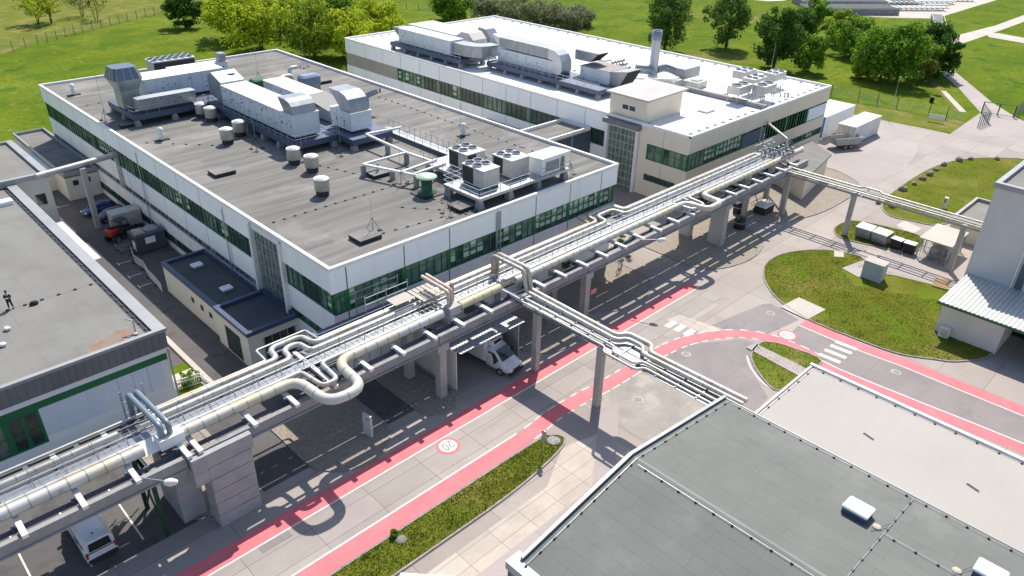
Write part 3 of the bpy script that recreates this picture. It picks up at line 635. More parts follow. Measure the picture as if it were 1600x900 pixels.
# ---- rear annex of the main hall
E_ = thing('rear_annex', 'low cream annex with two small windows at the far end of the alley', 'building', (25, 115, 0))
MB().box(25.0, 29.4, 113.5, 137.5, 0, 3.3).build('wall', plaster, E_)
parapet_roof(E_, 25.0, 29.4, 113.5, 137.5, 4.0, roofA, copeG, over=.05, w=.22)
MB().box(19.5, 25.0, 119, 128, 0, 3.4).build('side_wing', plaster, E_)
c = MB(); c.box(25.9, 26.6, 113.42, 113.6, 2.1, 2.8); c.box(27.5, 28.2, 113.42, 113.6, 2.2, 2.9); c.build('window', glass, E_)

# ---- entrance annex
F_ = thing('entrance_annex', 'low cream annex with dark roof, skylights and a glass entrance by the alley', 'building', (24.4, 58.8, 0))
MB().box(24.5, 29.45, 65.6, 79.3, 0, 3.3).build('wall', plaster, F_); MB().box(24.1, 29.45, 58.8, 65.6, 0, 3.8).build('entrance_wall', plaster, F_)
MB().box(24.6, 29.4, 65.7, 79.2, 3.3, 3.36).build('roof', darkroof, F_); MB().box(24.3, 29.4, 59.0, 65.4, 3.8, 3.86).build('entrance_roof', darkroof, F_)
c = MB()
for (x0, x1, y0, y1, z) in ((24.4, 29.4, 65.62, 79.4, 3.72), (24.0, 29.4, 58.7, 65.6, 4.25)):
    c.box(x0, x0+.45, y0, y1, z-.42, z); c.box(x0+.45, x1, y0, y0+.45, z-.42, z); c.box(x0+.45, x1, y1-.45, y1, z-.42, z); c.box(x1-.3, x1, y0+.45, y1-.45, z-.42, z)
c.build('parapet', navy, F_)
c = MB()
for y in (67.6, 69.6, 71.8): c.box(24.44, 24.6, y, y+.55, 1.7, 2.3)
c.build('small_window', glass, F_)
c = MB(); c.box(24.04, 24.2, 60.6, 63.6, .25, 3.0); c.build('side_glazing', glass, F_); c = MB(); c.box(25.6, 29.0, 58.74, 58.9, .1, 3.1); c.build('entrance_glazing', glass, F_)
c = MB()
for i in range(5): c.box(25.6+i*.82, 25.68+i*.82, 58.68, 58.78, .1, 3.1)
c.box(25.6, 29, 58.67, 58.77, 1.2, 1.3); c.build('glazing_bar', steel, F_)
for i, y in enumerate((69.2, 76.2)):
    s = thing('skylight', ('nearer', 'farther')[i]+' small white skylight on the dark annex roof', 'skylight', (27.1, y, 3.36), 0, 'skylights on the annex roof')
    MB().box(-.55, .55, -.45, .45, 0, .25).build('kerb', copeG, s, True); MB().cbox(-.6, .6, -.5, .5, .25, .42, .07).build('dome', skyl, s, True)

# ---- near gabled hall, bottom right
G_ = thing('near_hall', 'large grey felt low-pitch roof with a ridge in the right foreground', 'building', (31, 20, 0))
gy_ = 20.2; GL, GR_, GE = (21.6, 8.55), (31.4, 10.3), (43.0, 8.8)
mb = MB()
prof = [(GL[0], gy_-.15, 0), (GE[0]-.2, gy_-.15, 0), (GE[0]-.2, gy_-.15, GE[1]-.3), (GR_[0], gy_-.15, GR_[1]-.3), (GL[0], gy_-.15, GL[1]-.3)]
mb.ext(prof, None, (0, -40, 0)); mb.build('wall', plaster, G_)
for a, b in ((GL, GR_), (GR_, GE)):
    m_ = MB(); m_.ext([(a[0], gy_-.05, a[1]-.28), (b[0], gy_-.05, b[1]-.28), (b[0], gy_-.05, b[1]-.02), (a[0], gy_-.05, a[1]-.02)], None, (0, -41, 0)); m_.build('roof_slope', roofG, G_)
c = MB()
for a, b in ((GL, GR_), (GR_, GE)):
    c.ext([(a[0], gy_+.12, a[1]-.3), (b[0], gy_+.12, b[1]-.3), (b[0], gy_+.12, b[1]+.16), (a[0], gy_+.12, a[1]+.16)], None, (0, -.16, 0))
    c.ext([(a[0], gy_+.16, a[1]+.16), (b[0], gy_+.16, b[1]+.16), (b[0], gy_+.16, b[1]+.19), (a[0], gy_+.16, a[1]+.19)], None, (0, -.24, 0))
c.box(GE[0]-.06, GE[0]+.04, -20, gy_+.16, GE[1]-.35, GE[1]+.02); c.build('verge', copeG, G_)
c = MB(); c.ext([(GR_[0]-.16, gy_-.3, GR_[1]-.05), (GR_[0], gy_-.3, GR_[1]+.02), (GR_[0]+.22, gy_-.3, GR_[1]-.03)], None, (0, -40, 0)); c.build('ridge_flashing', mat('pale_flashing', (.20, .212, .20), .8), G_)
c = MB(); c.box(20.9, 22.0, gy_-30, gy_+.6, 7.9, 8.5); c.build('box_gutter', mat('steel_cap', (.36, .38, .40), .45, metal=.3), G_)
c = MB(); c.box(21.0, 21.9, gy_-30, gy_+.5, 5, 7.9); c.build('gutter_side', navy, G_)
# pale extension
Hn = thing('flat_extension', 'pale gravel-coloured flat roof extension beside the speed-limit road', 'building', (50, 10, 0))
MB().box(43.1, 58.3, -20, 19.9, 0, 4.2).build('wall', plaster, Hn); MB().box(43.1, 58.3, -20, 19.9, 4.2, 4.35).build('roof', roofL, Hn)
c = MB(); c.box(58.3, 58.62, -20, 20.2, 4.1, 4.55); c.build('parapet', copeW, Hn)
c = MB(); c.box(43.1, 58.3, 19.9, 20.12, 4.1, 4.45); c.build('verge', copeG, Hn)
# steel lattice corner at the right and tall hall D
D_ = thing('tall_hall', 'tall grey rendered hall with a drainpipe at the right edge', 'building', (89, 10, 0))
MB().box(89, 125, -10, 16.9, 0, 14.3).build('wall', plasterD, D_)
MB().box(89.1, 125, -10, 16.8, 14.3, 14.45).build('roof', roofC, D_)
c = MB(); c.box(88.8, 89.4, -10, 17.1, 14.3, 14.85); c.box(89.4, 125, 16.6, 17.1, 14.3, 14.85); c.build('parapet', copeG, D_)
c = MB(); c.tube([(88.85, 12.3, 14.2), (88.85, 12.3, 4.1)], .08, 8); c.build('downpipe', white, D_)
c = MB(); c.box(88.9, 89.02, 11.3, 12.0, 4.1, 14.2); c.build('joint', seam, D_)
DL = thing('loading_porch', 'single-storey porch with ribbed metal roof and white wall against the tall hall', 'building', (82, 12, 0))
mb = MB()
for i in range(46): x0 = 16.6-.42*i; mb.box(80, 89, x0-.17, x0, 4.0, 4.12); mb.box(80, 89, x0-.42, x0-.17, 3.98, 4.04)
mb.build('ribbed_roof', corr, DL)
MB().box(79.95, 80.05, -3, 16.7, 3.75, 4.0).build('eaves', greend, DL)
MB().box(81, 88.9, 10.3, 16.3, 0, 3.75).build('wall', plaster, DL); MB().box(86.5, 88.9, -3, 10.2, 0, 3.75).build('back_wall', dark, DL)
DS = thing('low_annex', 'low cream annex with flat felt roof beside the tall hall', 'building', (112, 20, 0))
MB().box(107.5, 117, 17.3, 24, 0, 2.5).build('wall', cladB, DS); parapet_roof(DS, 107.5, 117, 17.3, 24, 3.2, roofC, copeG, over=.1)

# ================================================================ PIPE BRIDGE
PB = thing('pipe_bridge', 'long concrete and steel pipe bridge crossing in front of both halls', 'pipe bridge', (20, 46, 0))
c = MB()
for x0, x1 in [(-12, 11.9), (12.0, 34.3), (34.4, 54.3), (54.4, 81.0), (81.1, 102.6)]:
    c.box(x0, x1, 43.02, 43.42, 6.16, 6.98); c.box(x0, x1, 42.9, 43.5, 6.02, 6.155); c.box(x0, x1, 48.6, 49.1, 5.9, 6.95)
c.build('girder', concw, PB)
def pier(x, y, w, d, name='pier'):
    m_ = MB(); m_.box(x-w/2, x+w/2, y-d/2, y+d/2, 0, 5.4); m_.box(x-w/2-.25, x+w/2+.25, y-d/2-.1, y+d/2+.1, 5.1, 5.8); m_.build(name, concp, PB)
for x in (34.9, 54.8, ): pier(x, 43.6, .75, .75); pier(x-.4, 47.9, .75, .75)
pier(82.0, 44.2, .9, 2.0); pier(81.3, 48.4, .9, 1.6); pier(93, 46.5, .6, .6); pier(99.5, 44.0, .6, .7); pier(100.9, 47.5, .6, .6)
# stepped abutment
m_ = MB()
for k in range(5): m_.box(13.0+.01*(k % 2), 16.2, 42.4, 44.1, 1.15*k+.02, 1.15*k+1.12)
m_.box(12.0, 16.4, 42.38, 42.84, 5.78, 6.98); m_.box(12.0, 12.98, 42.4, 44.0, 4.6, 5.77); m_.box(11.2, 12.9, 44.6, 48.5, 0, 5.4)
m_.build('abutment', mat('abutment_concrete', (.36, .36, .37), .8, scale=1, col2=(.29, .29, .30), fine=.08), PB)
# steel trestle
m_ = MB()
for x in (9.8,):
    for y in (44.4, 48): m_.bar((x, y, 0), (x, y, 5.9), .28)
    m_.bar((x, 44.4, .3), (x, 48, 5.6), .12); m_.bar((x, 48, .3), (x, 44.4, 5.6), .12)
m_.bar((9.8, 44.4, 5.6), (9.8, 48, 5.6), .2); m_.build('trestle', trestlem, PB)
# cross beams
xs = [-8, -4.7, -1.4, 2.0, 5.4, 8.7, 12.1, 12.9]+[17.0, 20.4, 23.8, 27.1, 30.4, 33.8, 37.0, 40.4, 44.0, 47.4, 50.5, 53.8, 57.0, 60.2, 63.4, 66.6, 70, 73.2, 76.4, 79.5, 82.6, 85.8, 89, 92.2, 95.4, 98.6]
for i, x in enumerate(xs):
    m_ = MB(); m_.box(x-.17, x+.17, 42.75, 49.2, 7.01, 7.06); m_.box(x-.17, x+.17, 42.75, 49.2, 7.22, 7.27); m_.box(x-.05, x+.05, 42.75, 49.2, 7.06, 7.22)
    m_.box(x-.17, x+.17, 42.72, 42.75, 7.01, 7.27); m_.build('cross_beam', white, PB)
c = MB(); c.box(-12, 102, 44.05, 44.2, 6.6, 6.9); c.box(-12, 102, 45.9, 46.05, 6.75, 7.0); c.box(-12, 102, 47.6, 47.75, 6.75, 7.0)
for x in xs: c.cyl(x-.35, 44.0, 6.7, 7.3, .12, n=8)
c.build('stringer', steelb, PB)
c = MB(); c.box(-12, 102, 46.35, 47.2, 7.28, 7.33)
for i in range(230): c.box(-12+i*.5, -11.97+i*.5, 46.35, 47.2, 7.331, 7.36)
c.build('walkway_grating', ahud, PB)
for k, y in enumerate((46.33, 47.22)):
    c = MB()
    x = -12
    while x < 101.5: c.bar((x, y, 7.3), (x, y, 8.35), .04); x += 1.95
    c.bar((-12, y, 8.35), (101.5, y, 8.35), .035); c.bar((-12, y, 7.85), (101.5, y, 7.85), .028); c.build('handrail', steel, PB)
c = MB(); c.box(22, 39.5, 49.6, 49.75, 6.9, 7.5); c.box(22, 39.5, 49.75, 50.3, 7.35, 7.42); c.build('cable_tray_cover', steelb, PB)
c = MB(); c.box(-12, 100, 45.35, 46.2, 6.93, 6.97); c.box(-12, 100, 47.25, 48.55, 6.93, 6.97); c.box(-12, 11, 48.56, 49.6, 6.96, 6.99)  # two wide inner trays added to close gaps and deepen the bridge shadow
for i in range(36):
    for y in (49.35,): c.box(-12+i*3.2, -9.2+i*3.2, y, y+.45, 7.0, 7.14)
c.build('cable_and_shade_tray', mat('shaded_gap_tray', (.11, .115, .12), .7), PB)  # tray colour darkened to stand for the shaded gaps between pipes
bandm = mat('jacket_seam', (.34, .335, .33), .45, metal=.4)
# pipes on the bridge: each run is a thing of its own
def pipe(name, label, pts, r, m, n=12, bend=None, z=None, bands=True, group='pipes on the pipe bridge'):
    root = thing(name, label, 'pipe', pts[0], 0, group)
    b = MB().tube(pts, r, n, bend if bend is not None else r*2.2)
    if bands:
        for p, q in zip(pts[:-1], pts[1:]):
            p = Vector(p); q = Vector(q); L = (q-p).length; d = (q-p)/max(L, .01); t = 1.5
            while t < L-1.2: a = p+d*t; b.tube([a-d*.04, a+d*.04], r+.012, n, 0, 1); t += 1.12
    b.build('pipe_run', [m, bandm], root)
    return root
zc = 7.75
pipe('steam_pipe', 'thick cream jacketed pipe at the left end, cut off at the white junction box', [(-12, 44.85, zc), (9.9, 44.85, zc)], .42, pipec)
pipe('steam_pipe', 'thick cream pipe making a wide U-shaped loop over the girder', [(11.4, 44.85, zc), (21.6, 44.85, zc), (21.9, 40.7, zc), (24.9, 40.6, zc), (25.2, 44.85, zc), (36.2, 44.85, zc)], .42, pipec, bend=1.3)
pipe('steam_pipe', 'short length of thick pale yellow pipe between two fittings above the truck canopy', [(38.3, 44.85, zc), (43.3, 44.85, zc)], .40, mat('yellow_pipe_jacket', (.62, .55, .36), .5, scale=.8, col2=(.56, .47, .27)))
pipe('steam_pipe', 'cream pipe with pink rust turning in two small loops above the wide pier', [(45.4, 44.85, zc), (74.2, 44.85, zc), (74.6, 41.9, zc), (77.6, 41.9, zc), (77.9, 44.85, zc), (99, 44.85, zc)], .36, pipec, bend=.9)
pipe('condensate_pipe', 'slim white pipe beside the thick cream one with a small inner loop', [(-12, 45.75, 7.6), (22.5, 45.75, 7.6), (22.8, 43.0, 7.6), (24.1, 43.0, 7.6), (24.3, 45.75, 7.6), (73.2, 45.75, 7.6), (73.5, 43.2, 7.6), (75.9, 43.2, 7.6), (76.2, 45.75, 7.6), (99, 45.75, 7.6)], .20, pipew, bend=.5)
pipe('heating_pipe', 'white pipe left of the big bend next to the walkway', [(-12, 47.8, 7.65), (9.3, 47.8, 7.65)], .26, pipew)
pipe('heating_pipe', 'white pipe nearest the walkway with a loop over the far girder', [(12.4, 47.8, 7.6), (22.9, 47.8, 7.6), (23.0, 49.5, 7.6), (24.5, 49.5, 7.6), (24.6, 47.8, 7.6), (63.1, 47.8, 7.6), (63.3, 49.6, 7.6), (66.2, 49.6, 7.6), (66.4, 47.8, 7.6), (97, 47.8, 7.6)], .25, pipew, bend=.7)
pipe('heating_pipe', 'outer white pipe on the far side with a wide loop towards the entrance annex', [(12.4, 48.6, 7.6), (22.1, 48.6, 7.6), (22.2, 50.3, 7.6), (25.2, 50.3, 7.6), (25.4, 48.6, 7.6), (62.3, 48.6, 7.6), (62.5, 50.4, 7.6), (67.0, 50.4, 7.6), (67.2, 48.6, 7.6), (97, 48.6, 7.6)], .25, pipew, bend=.7)
pipe('service_pipe', 'thin white pipe along the outer edge turning a long loop by the annex doors', [(-12, 49.15, 7.5), (21.3, 49.15, 7.5), (21.4, 51.0, 7.5), (26.0, 51.0, 7.5), (26.1, 49.15, 7.5), (61.5, 49.15, 7.5), (61.6, 51.1, 7.5), (67.7, 51.1, 7.5), (67.8, 49.15, 7.5), (97, 49.15, 7.5)], .11, pipew, 8, bands=False)
pipe('service_pipe', 'thinnest conduit running beside the walkway rail', [(-12, 46.15, 7.45), (99, 46.15, 7.45)], .06, steel, 6, bands=False)
pipe('service_pipe', 'second thin conduit between walkway and white pipes', [(-12, 47.4, 7.42), (97, 47.4, 7.42)], .07, steel, 6, bands=False)
# duct arch at the workshop
ar = thing('duct_arch', 'dark grey double duct bending out of the workshop wall onto the bridge', 'duct', (11.7, 45, 6.9))
MB().tube([(11.1, 50.4, 6.2), (11.1, 50.0, 9.0), (11.3, 44.9, 9.0), (11.3, 44.9, 7.9)], .2, 12, .4).tube([(11.65, 50.4, 6.2), (11.65, 50.0, 9.0), (11.85, 44.9, 9.0), (11.85, 44.9, 7.9)], .2, 12, .4).build('duct_run', mat('dull_blue_duct', (.22, .27, .32), .4, metal=.4), ar)
MB().box(10.9, 12.6, 44.4, 45.4, 7.28, 8.1).build('junction_box', copeW, ar)
MB().ext([(9.9, 44.6, 7.3), (9.9, 45.6, 7.3), (9.9, 45.6, 7.9)], None, (1.0, 0, 0)).build('hood', white, ar)
c = MB()
for z in (6.0, 7.0, 8.0): c.bar((10.7, 50.6, z), (12.3, 50.6, z), .06)
for x in (10.7, 12.3): c.bar((x, 50.6, 5), (x, 50.6, 9), .08)
c.build('bracket', steel, ar)
# riser on the truck bay section
rs = thing('duct_riser', 'rusty beige pipe pair rising from the bridge and reaching over to the scaffold platform', 'duct', (37.4, 45, 7.2))
MB().tube([(37.2, 45.1, 7.2), (37.2, 45.1, 9.5), (37.3, 49.0, 9.5)], .16, 10, .4).tube([(37.7, 45.3, 7.2), (37.7, 45.3, 9.5), (37.8, 49.0, 9.5)], .16, 10, .4).build('duct_run', pipepk, rs)
MB().box(36.8, 38.1, 44.4, 45.3, 7.28, 8.15).build('junction_box', concp, rs)
c = MB(); c.bar((38.1, 45.7, 7.3), (38.1, 45.7, 9.9), .3); c.build('post', concp, rs)
sc = thing('scaffold_platform', 'scaffold platform of pale boards between bridge and main hall', 'scaffold', (34, 50, 0))
c = MB()
for x in (31.4, 33.7, 36.1):
    for y in (49.7, 51.2): c.bar((x, y, 0), (x, y, 9.3), .06)
for z in (6.4, 8.4, 9.1): c.bar((31.4, 49.7, z), (36.1, 49.7, z), .05); c.bar((31.4, 51.2, z), (36.1, 51.2, z), .05)
c.bar((31.4, 49.7, 4.4), (33.7, 49.7, 8.4), .05); c.bar((33.7, 51.2, 4.4), (36.1, 51.2, 8.4), .05); c.build('tube_frame', steel, sc)
c = MB(); c.box(33.4, 35.6, 47.9, 49.4, 8.3, 8.36)
for i in range(5): c.box(35.8+i*.5, 36.2+i*.5, 46.9, 49.4, 8.25, 8.3)
c.build('platform_board', path_m, sc)
# white arch and the branch line to the near hall
pipe('branch_pipe', 'right white pipe of the double arch, crossing the road to the near hall', [(45.6, 47.6, 7.6), (45.6, 47.6, 9.6), (45.6, 43.4, 9.6), (45.6, 42.9, 7.5), (45.6, 32.4, 7.3), (46.6, 31.8, 7.3), (46.6, 29.3, 7.3), (45.6, 28.8, 7.3), (45.9, 19.8, 7.2)], .24, pipew, bend=.45, group='pipes of the branch line')
pipe('branch_pipe', 'left white pipe of the double arch, crossing the road to the near hall', [(45.0, 47.6, 7.6), (45.0, 47.6, 9.6), (45.0, 43.4, 9.6), (45.0, 42.9, 7.5), (45.0, 32.0, 7.3), (45.9, 31.4, 7.3), (45.9, 29.7, 7.3), (45.0, 29.2, 7.3), (45.3, 19.8, 7.2)], .20, pipew, bend=.45, group='pipes of the branch line')
pipe('branch_pipe', 'upper thin pipe on the left side of the branch line', [(44.3, 43.2, 7.2), (44.3, 31.6, 7.1), (43.6, 31.2, 7.1), (43.6, 28.9, 7.1), (44.3, 28.5, 7.1), (44.4, 20.4, 7.0)], .14, pipew, 10, .3, group='pipes of the branch line')
pipe('branch_pipe', 'lowest thin pipe on the outer left of the branch line', [(43.8, 43.2, 7.1), (43.8, 32.2, 7.0), (43.1, 31.8, 7.0), (43.1, 28.4, 7.0), (43.8, 28.0, 7.0), (43.9, 20.4, 6.9)], .13, pipew, 10, .3, group='pipes of the branch line')
BR_ = thing('branch_rack', 'slender steel rack on two concrete poles spanning the road', 'pipe rack', (44.5, 36, 0))
c = MB(); c.bar((44.2, 43, 6.7), (44.2, 20.3, 6.7), .14, .26); c.bar((45.7, 43, 6.7), (45.7, 20.3, 6.7), .14, .26)
c.box(43.55, 44.6, 20.4, 43, 6.83, 6.87); c.box(44.85, 46.1, 20.4, 43, 6.83, 6.87)
for i in range(12): y = 42.4-i*1.95; c.bar((43.0 if 27.8 < y < 32.5 else 43.6, y, 6.9), (46.0, y, 6.9), .12)
c.build('beam', ahud, BR_)
for x, y in ((44.2, 40.6), (44.3, 32.9)):
    m_ = MB(); m_.box(x-.3, x+.3, y-.3, y+.3, 0, 6.5); m_.build('pole', concp, BR_)
# right hand rack to the tall hall
RR = thing('pipe_rack', 'light steel pipe rack from the bridge end to the tall hall', 'pipe rack', (97, 30, 0))
c = MB()
for x in (96.3, 98.3): c.bar((x, 43.4, 6.4), (x, 17.0, 6.4), .16, .24)
for i in range(9): y = 42-i*2.9; c.bar((96.3, y, 6.5), (98.3, y, 6.5), .12)
c.bar((98.3, 32.6, 6.6), (99.3, 32.6, 6.6), .1); c.bar((95.3, 32.3, 6.6), (96.3, 32.3, 6.6), .1)
c.build('beam', ahud, RR)
for x, y in ((97.3, 33.7), (97.3, 20.2), (97.4, 43.0)):
    m_ = MB(); m_.box(x-.28, x+.28, y-.28, y+.28, 0, 6.25); m_.box(x-1.1, x+1.1, y-.15, y+.15, 6.1, 6.28); m_.build('pole', concp, RR)
pipe('rack_pipe', 'upper pale pipe on the rack towards the tall hall', [(98.0, 44.2, 6.85), (98.0, 33.4, 6.85), (98.6, 33.0, 6.85), (98.6, 31.0, 6.85), (98.0, 30.6, 6.85), (98.0, 16.95, 6.85)], .13, pipew, 8, .3, group='pipes of the right rack')
pipe('rack_pipe', 'yellowish lower pipe on the rack towards the tall hall', [(97.2, 44.2, 6.75), (97.2, 16.95, 6.75)], .11, mat('pale_yellow_pipe', (.62, .58, .42), .5), 8, .3, group='pipes of the right rack')
pipe('rack_pipe', 'outer left pipe on the rack towards the tall hall', [(96.5, 44.2, 6.75), (96.5, 16.95, 6.75)], .10, pipew, 8, .3, group='pipes of the right rack')
# valve station at the right end of the bridge
vs = thing('valve_station', 'cluster of grey valves and bent pipes at the right end of the bridge', 'valve cluster', (99, 46, 7))
c = MB()
for i in range(9):
    x = 97.2+(i % 3)*1.3; y = 44.6+(i//3)*1.5
    c.tube([(x, y, 7.3), (x, y, 8.2+.15*(i % 2)), (x+.9, y, 8.2+.15*(i % 2)), (x+.9, y, 7.4)], .14, 8, .2); c.lathe(x+.45, y, [(0, 8.2), (.3, 8.25), (.3, 8.45), (.05, 8.5), (.05, 8.9), (.22, 8.92), (.22, 8.97), (0, 8.97)], 10)
c.build('valve', ahud, vs)
c = MB(); c.tube([(99.5, 44.85, zc), (103.4, 44.85, zc)], .36, 12); c.build('pipe_end', pipepk, vs); MB().tube([(103.4, 44.85, zc), (103.8, 44.85, zc)], .44, 12).build('end_cap', white, vs)
sr = thing('service_bridge', 'silver pipe crossing from the rear hall wall to the bridge end', 'pipe', (101, 50, 0))
MB().tube([(109.3, 53.6, 8.6), (103.3, 47.2, 8.9), (103.3, 46.8, 7.4)], .2, 10, .3).build('pipe_run', pipew, sr)
c = MB()
for x, y in ((103.0, 50.6), (105.8, 52.6)): c.bar((x, y, 0), (x, y, 8.8), .12)
for z in (6, 7.4): c.bar((101, 50.6, z), (106, 50.6, z), .1)
c.build('support', steel, sr)
# street lamps clamped to the girder
def lamp(x, label):
    l = thing('bridge_lamp', label, 'lamp', (x, 42.9, 6.9), 0, 'lamps on the bridge girder')
    MB().tube([(0, .3, .3), (.5, -.6, .55), (1.1, -1.6, .6)], .05, 8, .2).build('arm', steel, l, True)
    MB().lathe(0, 0, [(0, -.12), (.16, -.08), (.22, .1), (.12, .3), (0, .34)], 12).build('lamp_head', white, l, True)
    h = l.children[-1]; h.location = (1.25, -1.85, .55); h.rotation_euler = (rad(75), 0, rad(35)); h.scale = (1.3, 1.3, 2.2)
lamp(8.7, 'white street lamp on the girder above the parked van'); lamp(62.6, 'white street lamp on the girder right of the leaning bicycles')
# truck bay under the bridge
TB = thing('truck_canopy', 'corrugated canopy with side walls sheltering the box truck', 'canopy', (40, 43, 0))
m_ = MB(); i = 0; x = 36.5
while x < 44.5: m_.box(x, x+.14, 42.75, 47.5, 4.24, 4.31); m_.box(x+.14, x+.36, 42.75, 47.5, 4.22, 4.27); x += .36
m_.build('ribbed_roof', corrd, TB)
m_ = MB(); [m_.box(36.4, 36.5, 43.25, 51, 0, 4.26) for k in range(1)]; m_.build('side_wall', plaster, TB)
m_ = MB()
for k in range(24): m_.box(44.4, 44.5+.04*(k % 2), 43.2+k*.34, 43.54+k*.34, 0, 4.26)
m_.build('side_wall', corrd, TB)

# ================================================================ ROOF PLANT ON THE MAIN HALL
RZ = AZ-.35
def rails(mb, pts, z, h=1.0, close=False, step=1.5):
    P = pts+[pts[0]] if close else pts
    for a, b in zip(P[:-1], P[1:]):
        A_ = Vector((*a, z)); B_ = Vector((*b, z)); L = (B_-A_).length; n = max(1, round(L/step))
        for i in range(n+1): p = A_+(B_-A_)*i/n; mb.bar(p, p+Vector((0, 0, h)), .045)
        for hh in (h, h*.5): mb.bar(A_+Vector((0, 0, hh)), B_+Vector((0, 0, hh)), .045)
def deck(root, x0, x1, y0, y1, z, m=steelb, legs=True, lm=concw, roof=None):
    roof = RZ if roof is None else roof
    e_ = .32 if m is steel else .72
    d = MB(); d.box(x0, x1, y0, y1, z-.06, z); d.box(x0, x1, y0, y0+.12, z-e_, z-.061); d.box(x0, x1, y1-.12, y1, z-e_, z-.061); d.box(x0, x0+.12, y0+.12, y1-.12, z-e_, z-.061); d.box(x1-.12, x1, y0+.12, y1-.12, z-e_, z-.061)
    d.build('platform', m, root)
    if legs:
        ft = None; nx = max(1, round((x1-x0)/4.5)); ny = max(1, round((y1-y0)/4.5))
        for i in range(nx+1):
            for j in range(ny+1):
                x = x0+.4+(x1-x0-.8)*i/nx; y = y0+.4+(y1-y0-.8)*j/ny
                if ft is None: l = MB(); zt = z-e_-.01-roof; l.add([(-.4, -.4, 0), (.4, -.4, 0), (.4, .4, 0), (-.4, .4, 0), (-.25, -.25, zt), (.25, -.25, zt), (.25, .25, zt), (-.25, .25, zt)], [(4, 5, 6, 7), (0, 1, 5, 4), (1, 2, 6, 5), (2, 3, 7, 6), (3, 0, 4, 7)]); ft = l.build('footing', lm, root, True); o = ft
                else: o = bpy.data.objects.new('footing', ft.data); COL.objects.link(o); o.parent = root
                o.location = Vector((x, y, roof))-root.location
def panels(root, x0, x1, y0, y1, z0, z1, m, name='casing', n=6, axis='y', top=None):
    p = MB(); p.cbox(x0, x1, y0, y1, z0, z1, .05); p.build(name, [m], root)
    q = MB()
    for i in range(1, n):
        if axis == 'y': y = y0+(y1-y0)*i/n; q.box(x0-.012, x1+.012, y-.02, y+.02, z0+.02, z1-.06)
        else: x = x0+(x1-x0)*i/n; q.box(x-.02, x+.02, y0-.012, y1+.012, z0+.02, z1-.06)
    rr = random.Random(int(x0*7+y0))
    for i in range(n*3):
        s = rr.uniform(.05, .09); h_ = z0+(z1-z0)*rr.uniform(.15, .85)
        if axis == 'y': y = y0+(y1-y0)*rr.uniform(.03, .97); q.box(x0-.05, x0-.014, y-s, y+s, h_-s, h_+s, 1)
        else: x = x0+(x1-x0)*rr.uniform(.03, .97); q.box(x-s, x+s, y0-.05, y0-.014, h_-s, h_+s, 1)
    q.build('panel_joint', [jointm, spot], root)
    if top: MB().box(x0-.06, x1+.06, y0-.06, y1+.06, z1, z1+.05).build('lid', top, root)
u = thing('air_handling_unit', 'long white air handling unit with curved grey hood at its near end', 'ventilation unit', (45, 90, RZ))
deck(u, 42.5, 48.4, 79.6, 104.5, 13.15); panels(u, 43.3, 46.9, 80.9, 99.6, 13.45, 16.1, ahu, n=12, top=white)
h = MB(); prof = [(43.5, 84.0, 16.16)]+[(43.5, 82.4-1.5*math.cos(t), 16.16+1.5*math.sin(t)) for t in [math.pi/2-math.pi/2*k/6 for k in range(7)]]
prof = [(43.5, 84.4, 17.75), (43.5, 82.6, 17.75), (43.5, 81.8, 17.55), (43.5, 81.25, 17.1), (43.5, 81.05, 16.16), (43.5, 83.2, 16.16)]
h.ext(prof, None, (3.2, 0, 0)); h.build('hood', ahud, u)
prof = [(43.4, 99.6, 13.5), (43.4, 103.6, 14.2), (43.4, 103.6, 16.6), (43.4, 102.2, 17.3), (43.4, 99.6, 16.4)]
h = MB(); h.ext(prof, None, (3.4, 0, 0)); h.cyl(45.8, 101.6, 17.0, 17.02, .75, n=20); h.build('intake_duct', ahud, u)
c = MB(); rails(c, [(42.5, 104), (42.5, 79.6), (48.4, 79.6)], 13.15); c.build('handrail', steel, u)
u = thing('air_handling_unit', 'white air handling unit with faceted zinc intake tower at the left of the main roof', 'ventilation unit', (40, 107, RZ))
deck(u, 32.6, 48.3, 103.0, 112.2, 13.2); panels(u, 36.3, 47.6, 107.6, 111.8, 13.5, 16.3, ahu, n=7, axis='x', top=white)
panels(u, 33.6, 41.3, 103.3, 104.9, 13.6, 15.0, ahud, 'low_duct', n=2, axis='x', top=mat('zinc_lid', (.52, .55, .58), .4, metal=.4))
t = MB(); x, y = 33.9, 107.6
def frus(mb, cx, cy_, w0, w1, z0, z1, mi=0, cut=.0, cut1=None):
    cut1 = cut if cut1 is None else cut1
    def rg(w, z, c): return [(cx-w+c, cy_-w, z), (cx+w-c, cy_-w, z), (cx+w, cy_-w+c, z), (cx+w, cy_+w-c, z), (cx+w-c, cy_+w, z), (cx-w+c, cy_+w, z), (cx-w, cy_+w-c, z), (cx-w, cy_-w+c, z)]
    v = rg(w0, z0, cut or .01)+rg(w1, z1, cut1 or .01); f = [(i, (i+1) % 8, 8+(i+1) % 8, 8+i) for i in range(8)]+[tuple(range(8, 16)), tuple(range(7, -1, -1))]; mb.add(v, f, mi)
frus(t, x, y, 1.2, 1.2, 13.3, 15.6); frus(t, x, y, 1.2, 1.9, 15.6, 17.1, 0, .02, .5); t.build('intake_tower', ahud, u)
t = MB(); frus(t, x, y, 1.9, 1.5, 17.1, 18.6, 0, .5, .45); t.build('intake_louvre', mat('blue_louvre', (.15, .175, .22), .35, metal=.5), u)
t = MB()
for a, b in ((-1.9, -1.5), (-.7, -.55), (.7, .55), (1.9, 1.5)):
    t.bar((x+a*.78, y-1.92, 17.1), (x+b*.78, y-1.5, 18.62), .07); t.bar((x-1.92, y+a*.78, 17.1), (x-1.5, y+b*.78, 18.62), .07)
t.build('louvre_frame', steel, u)
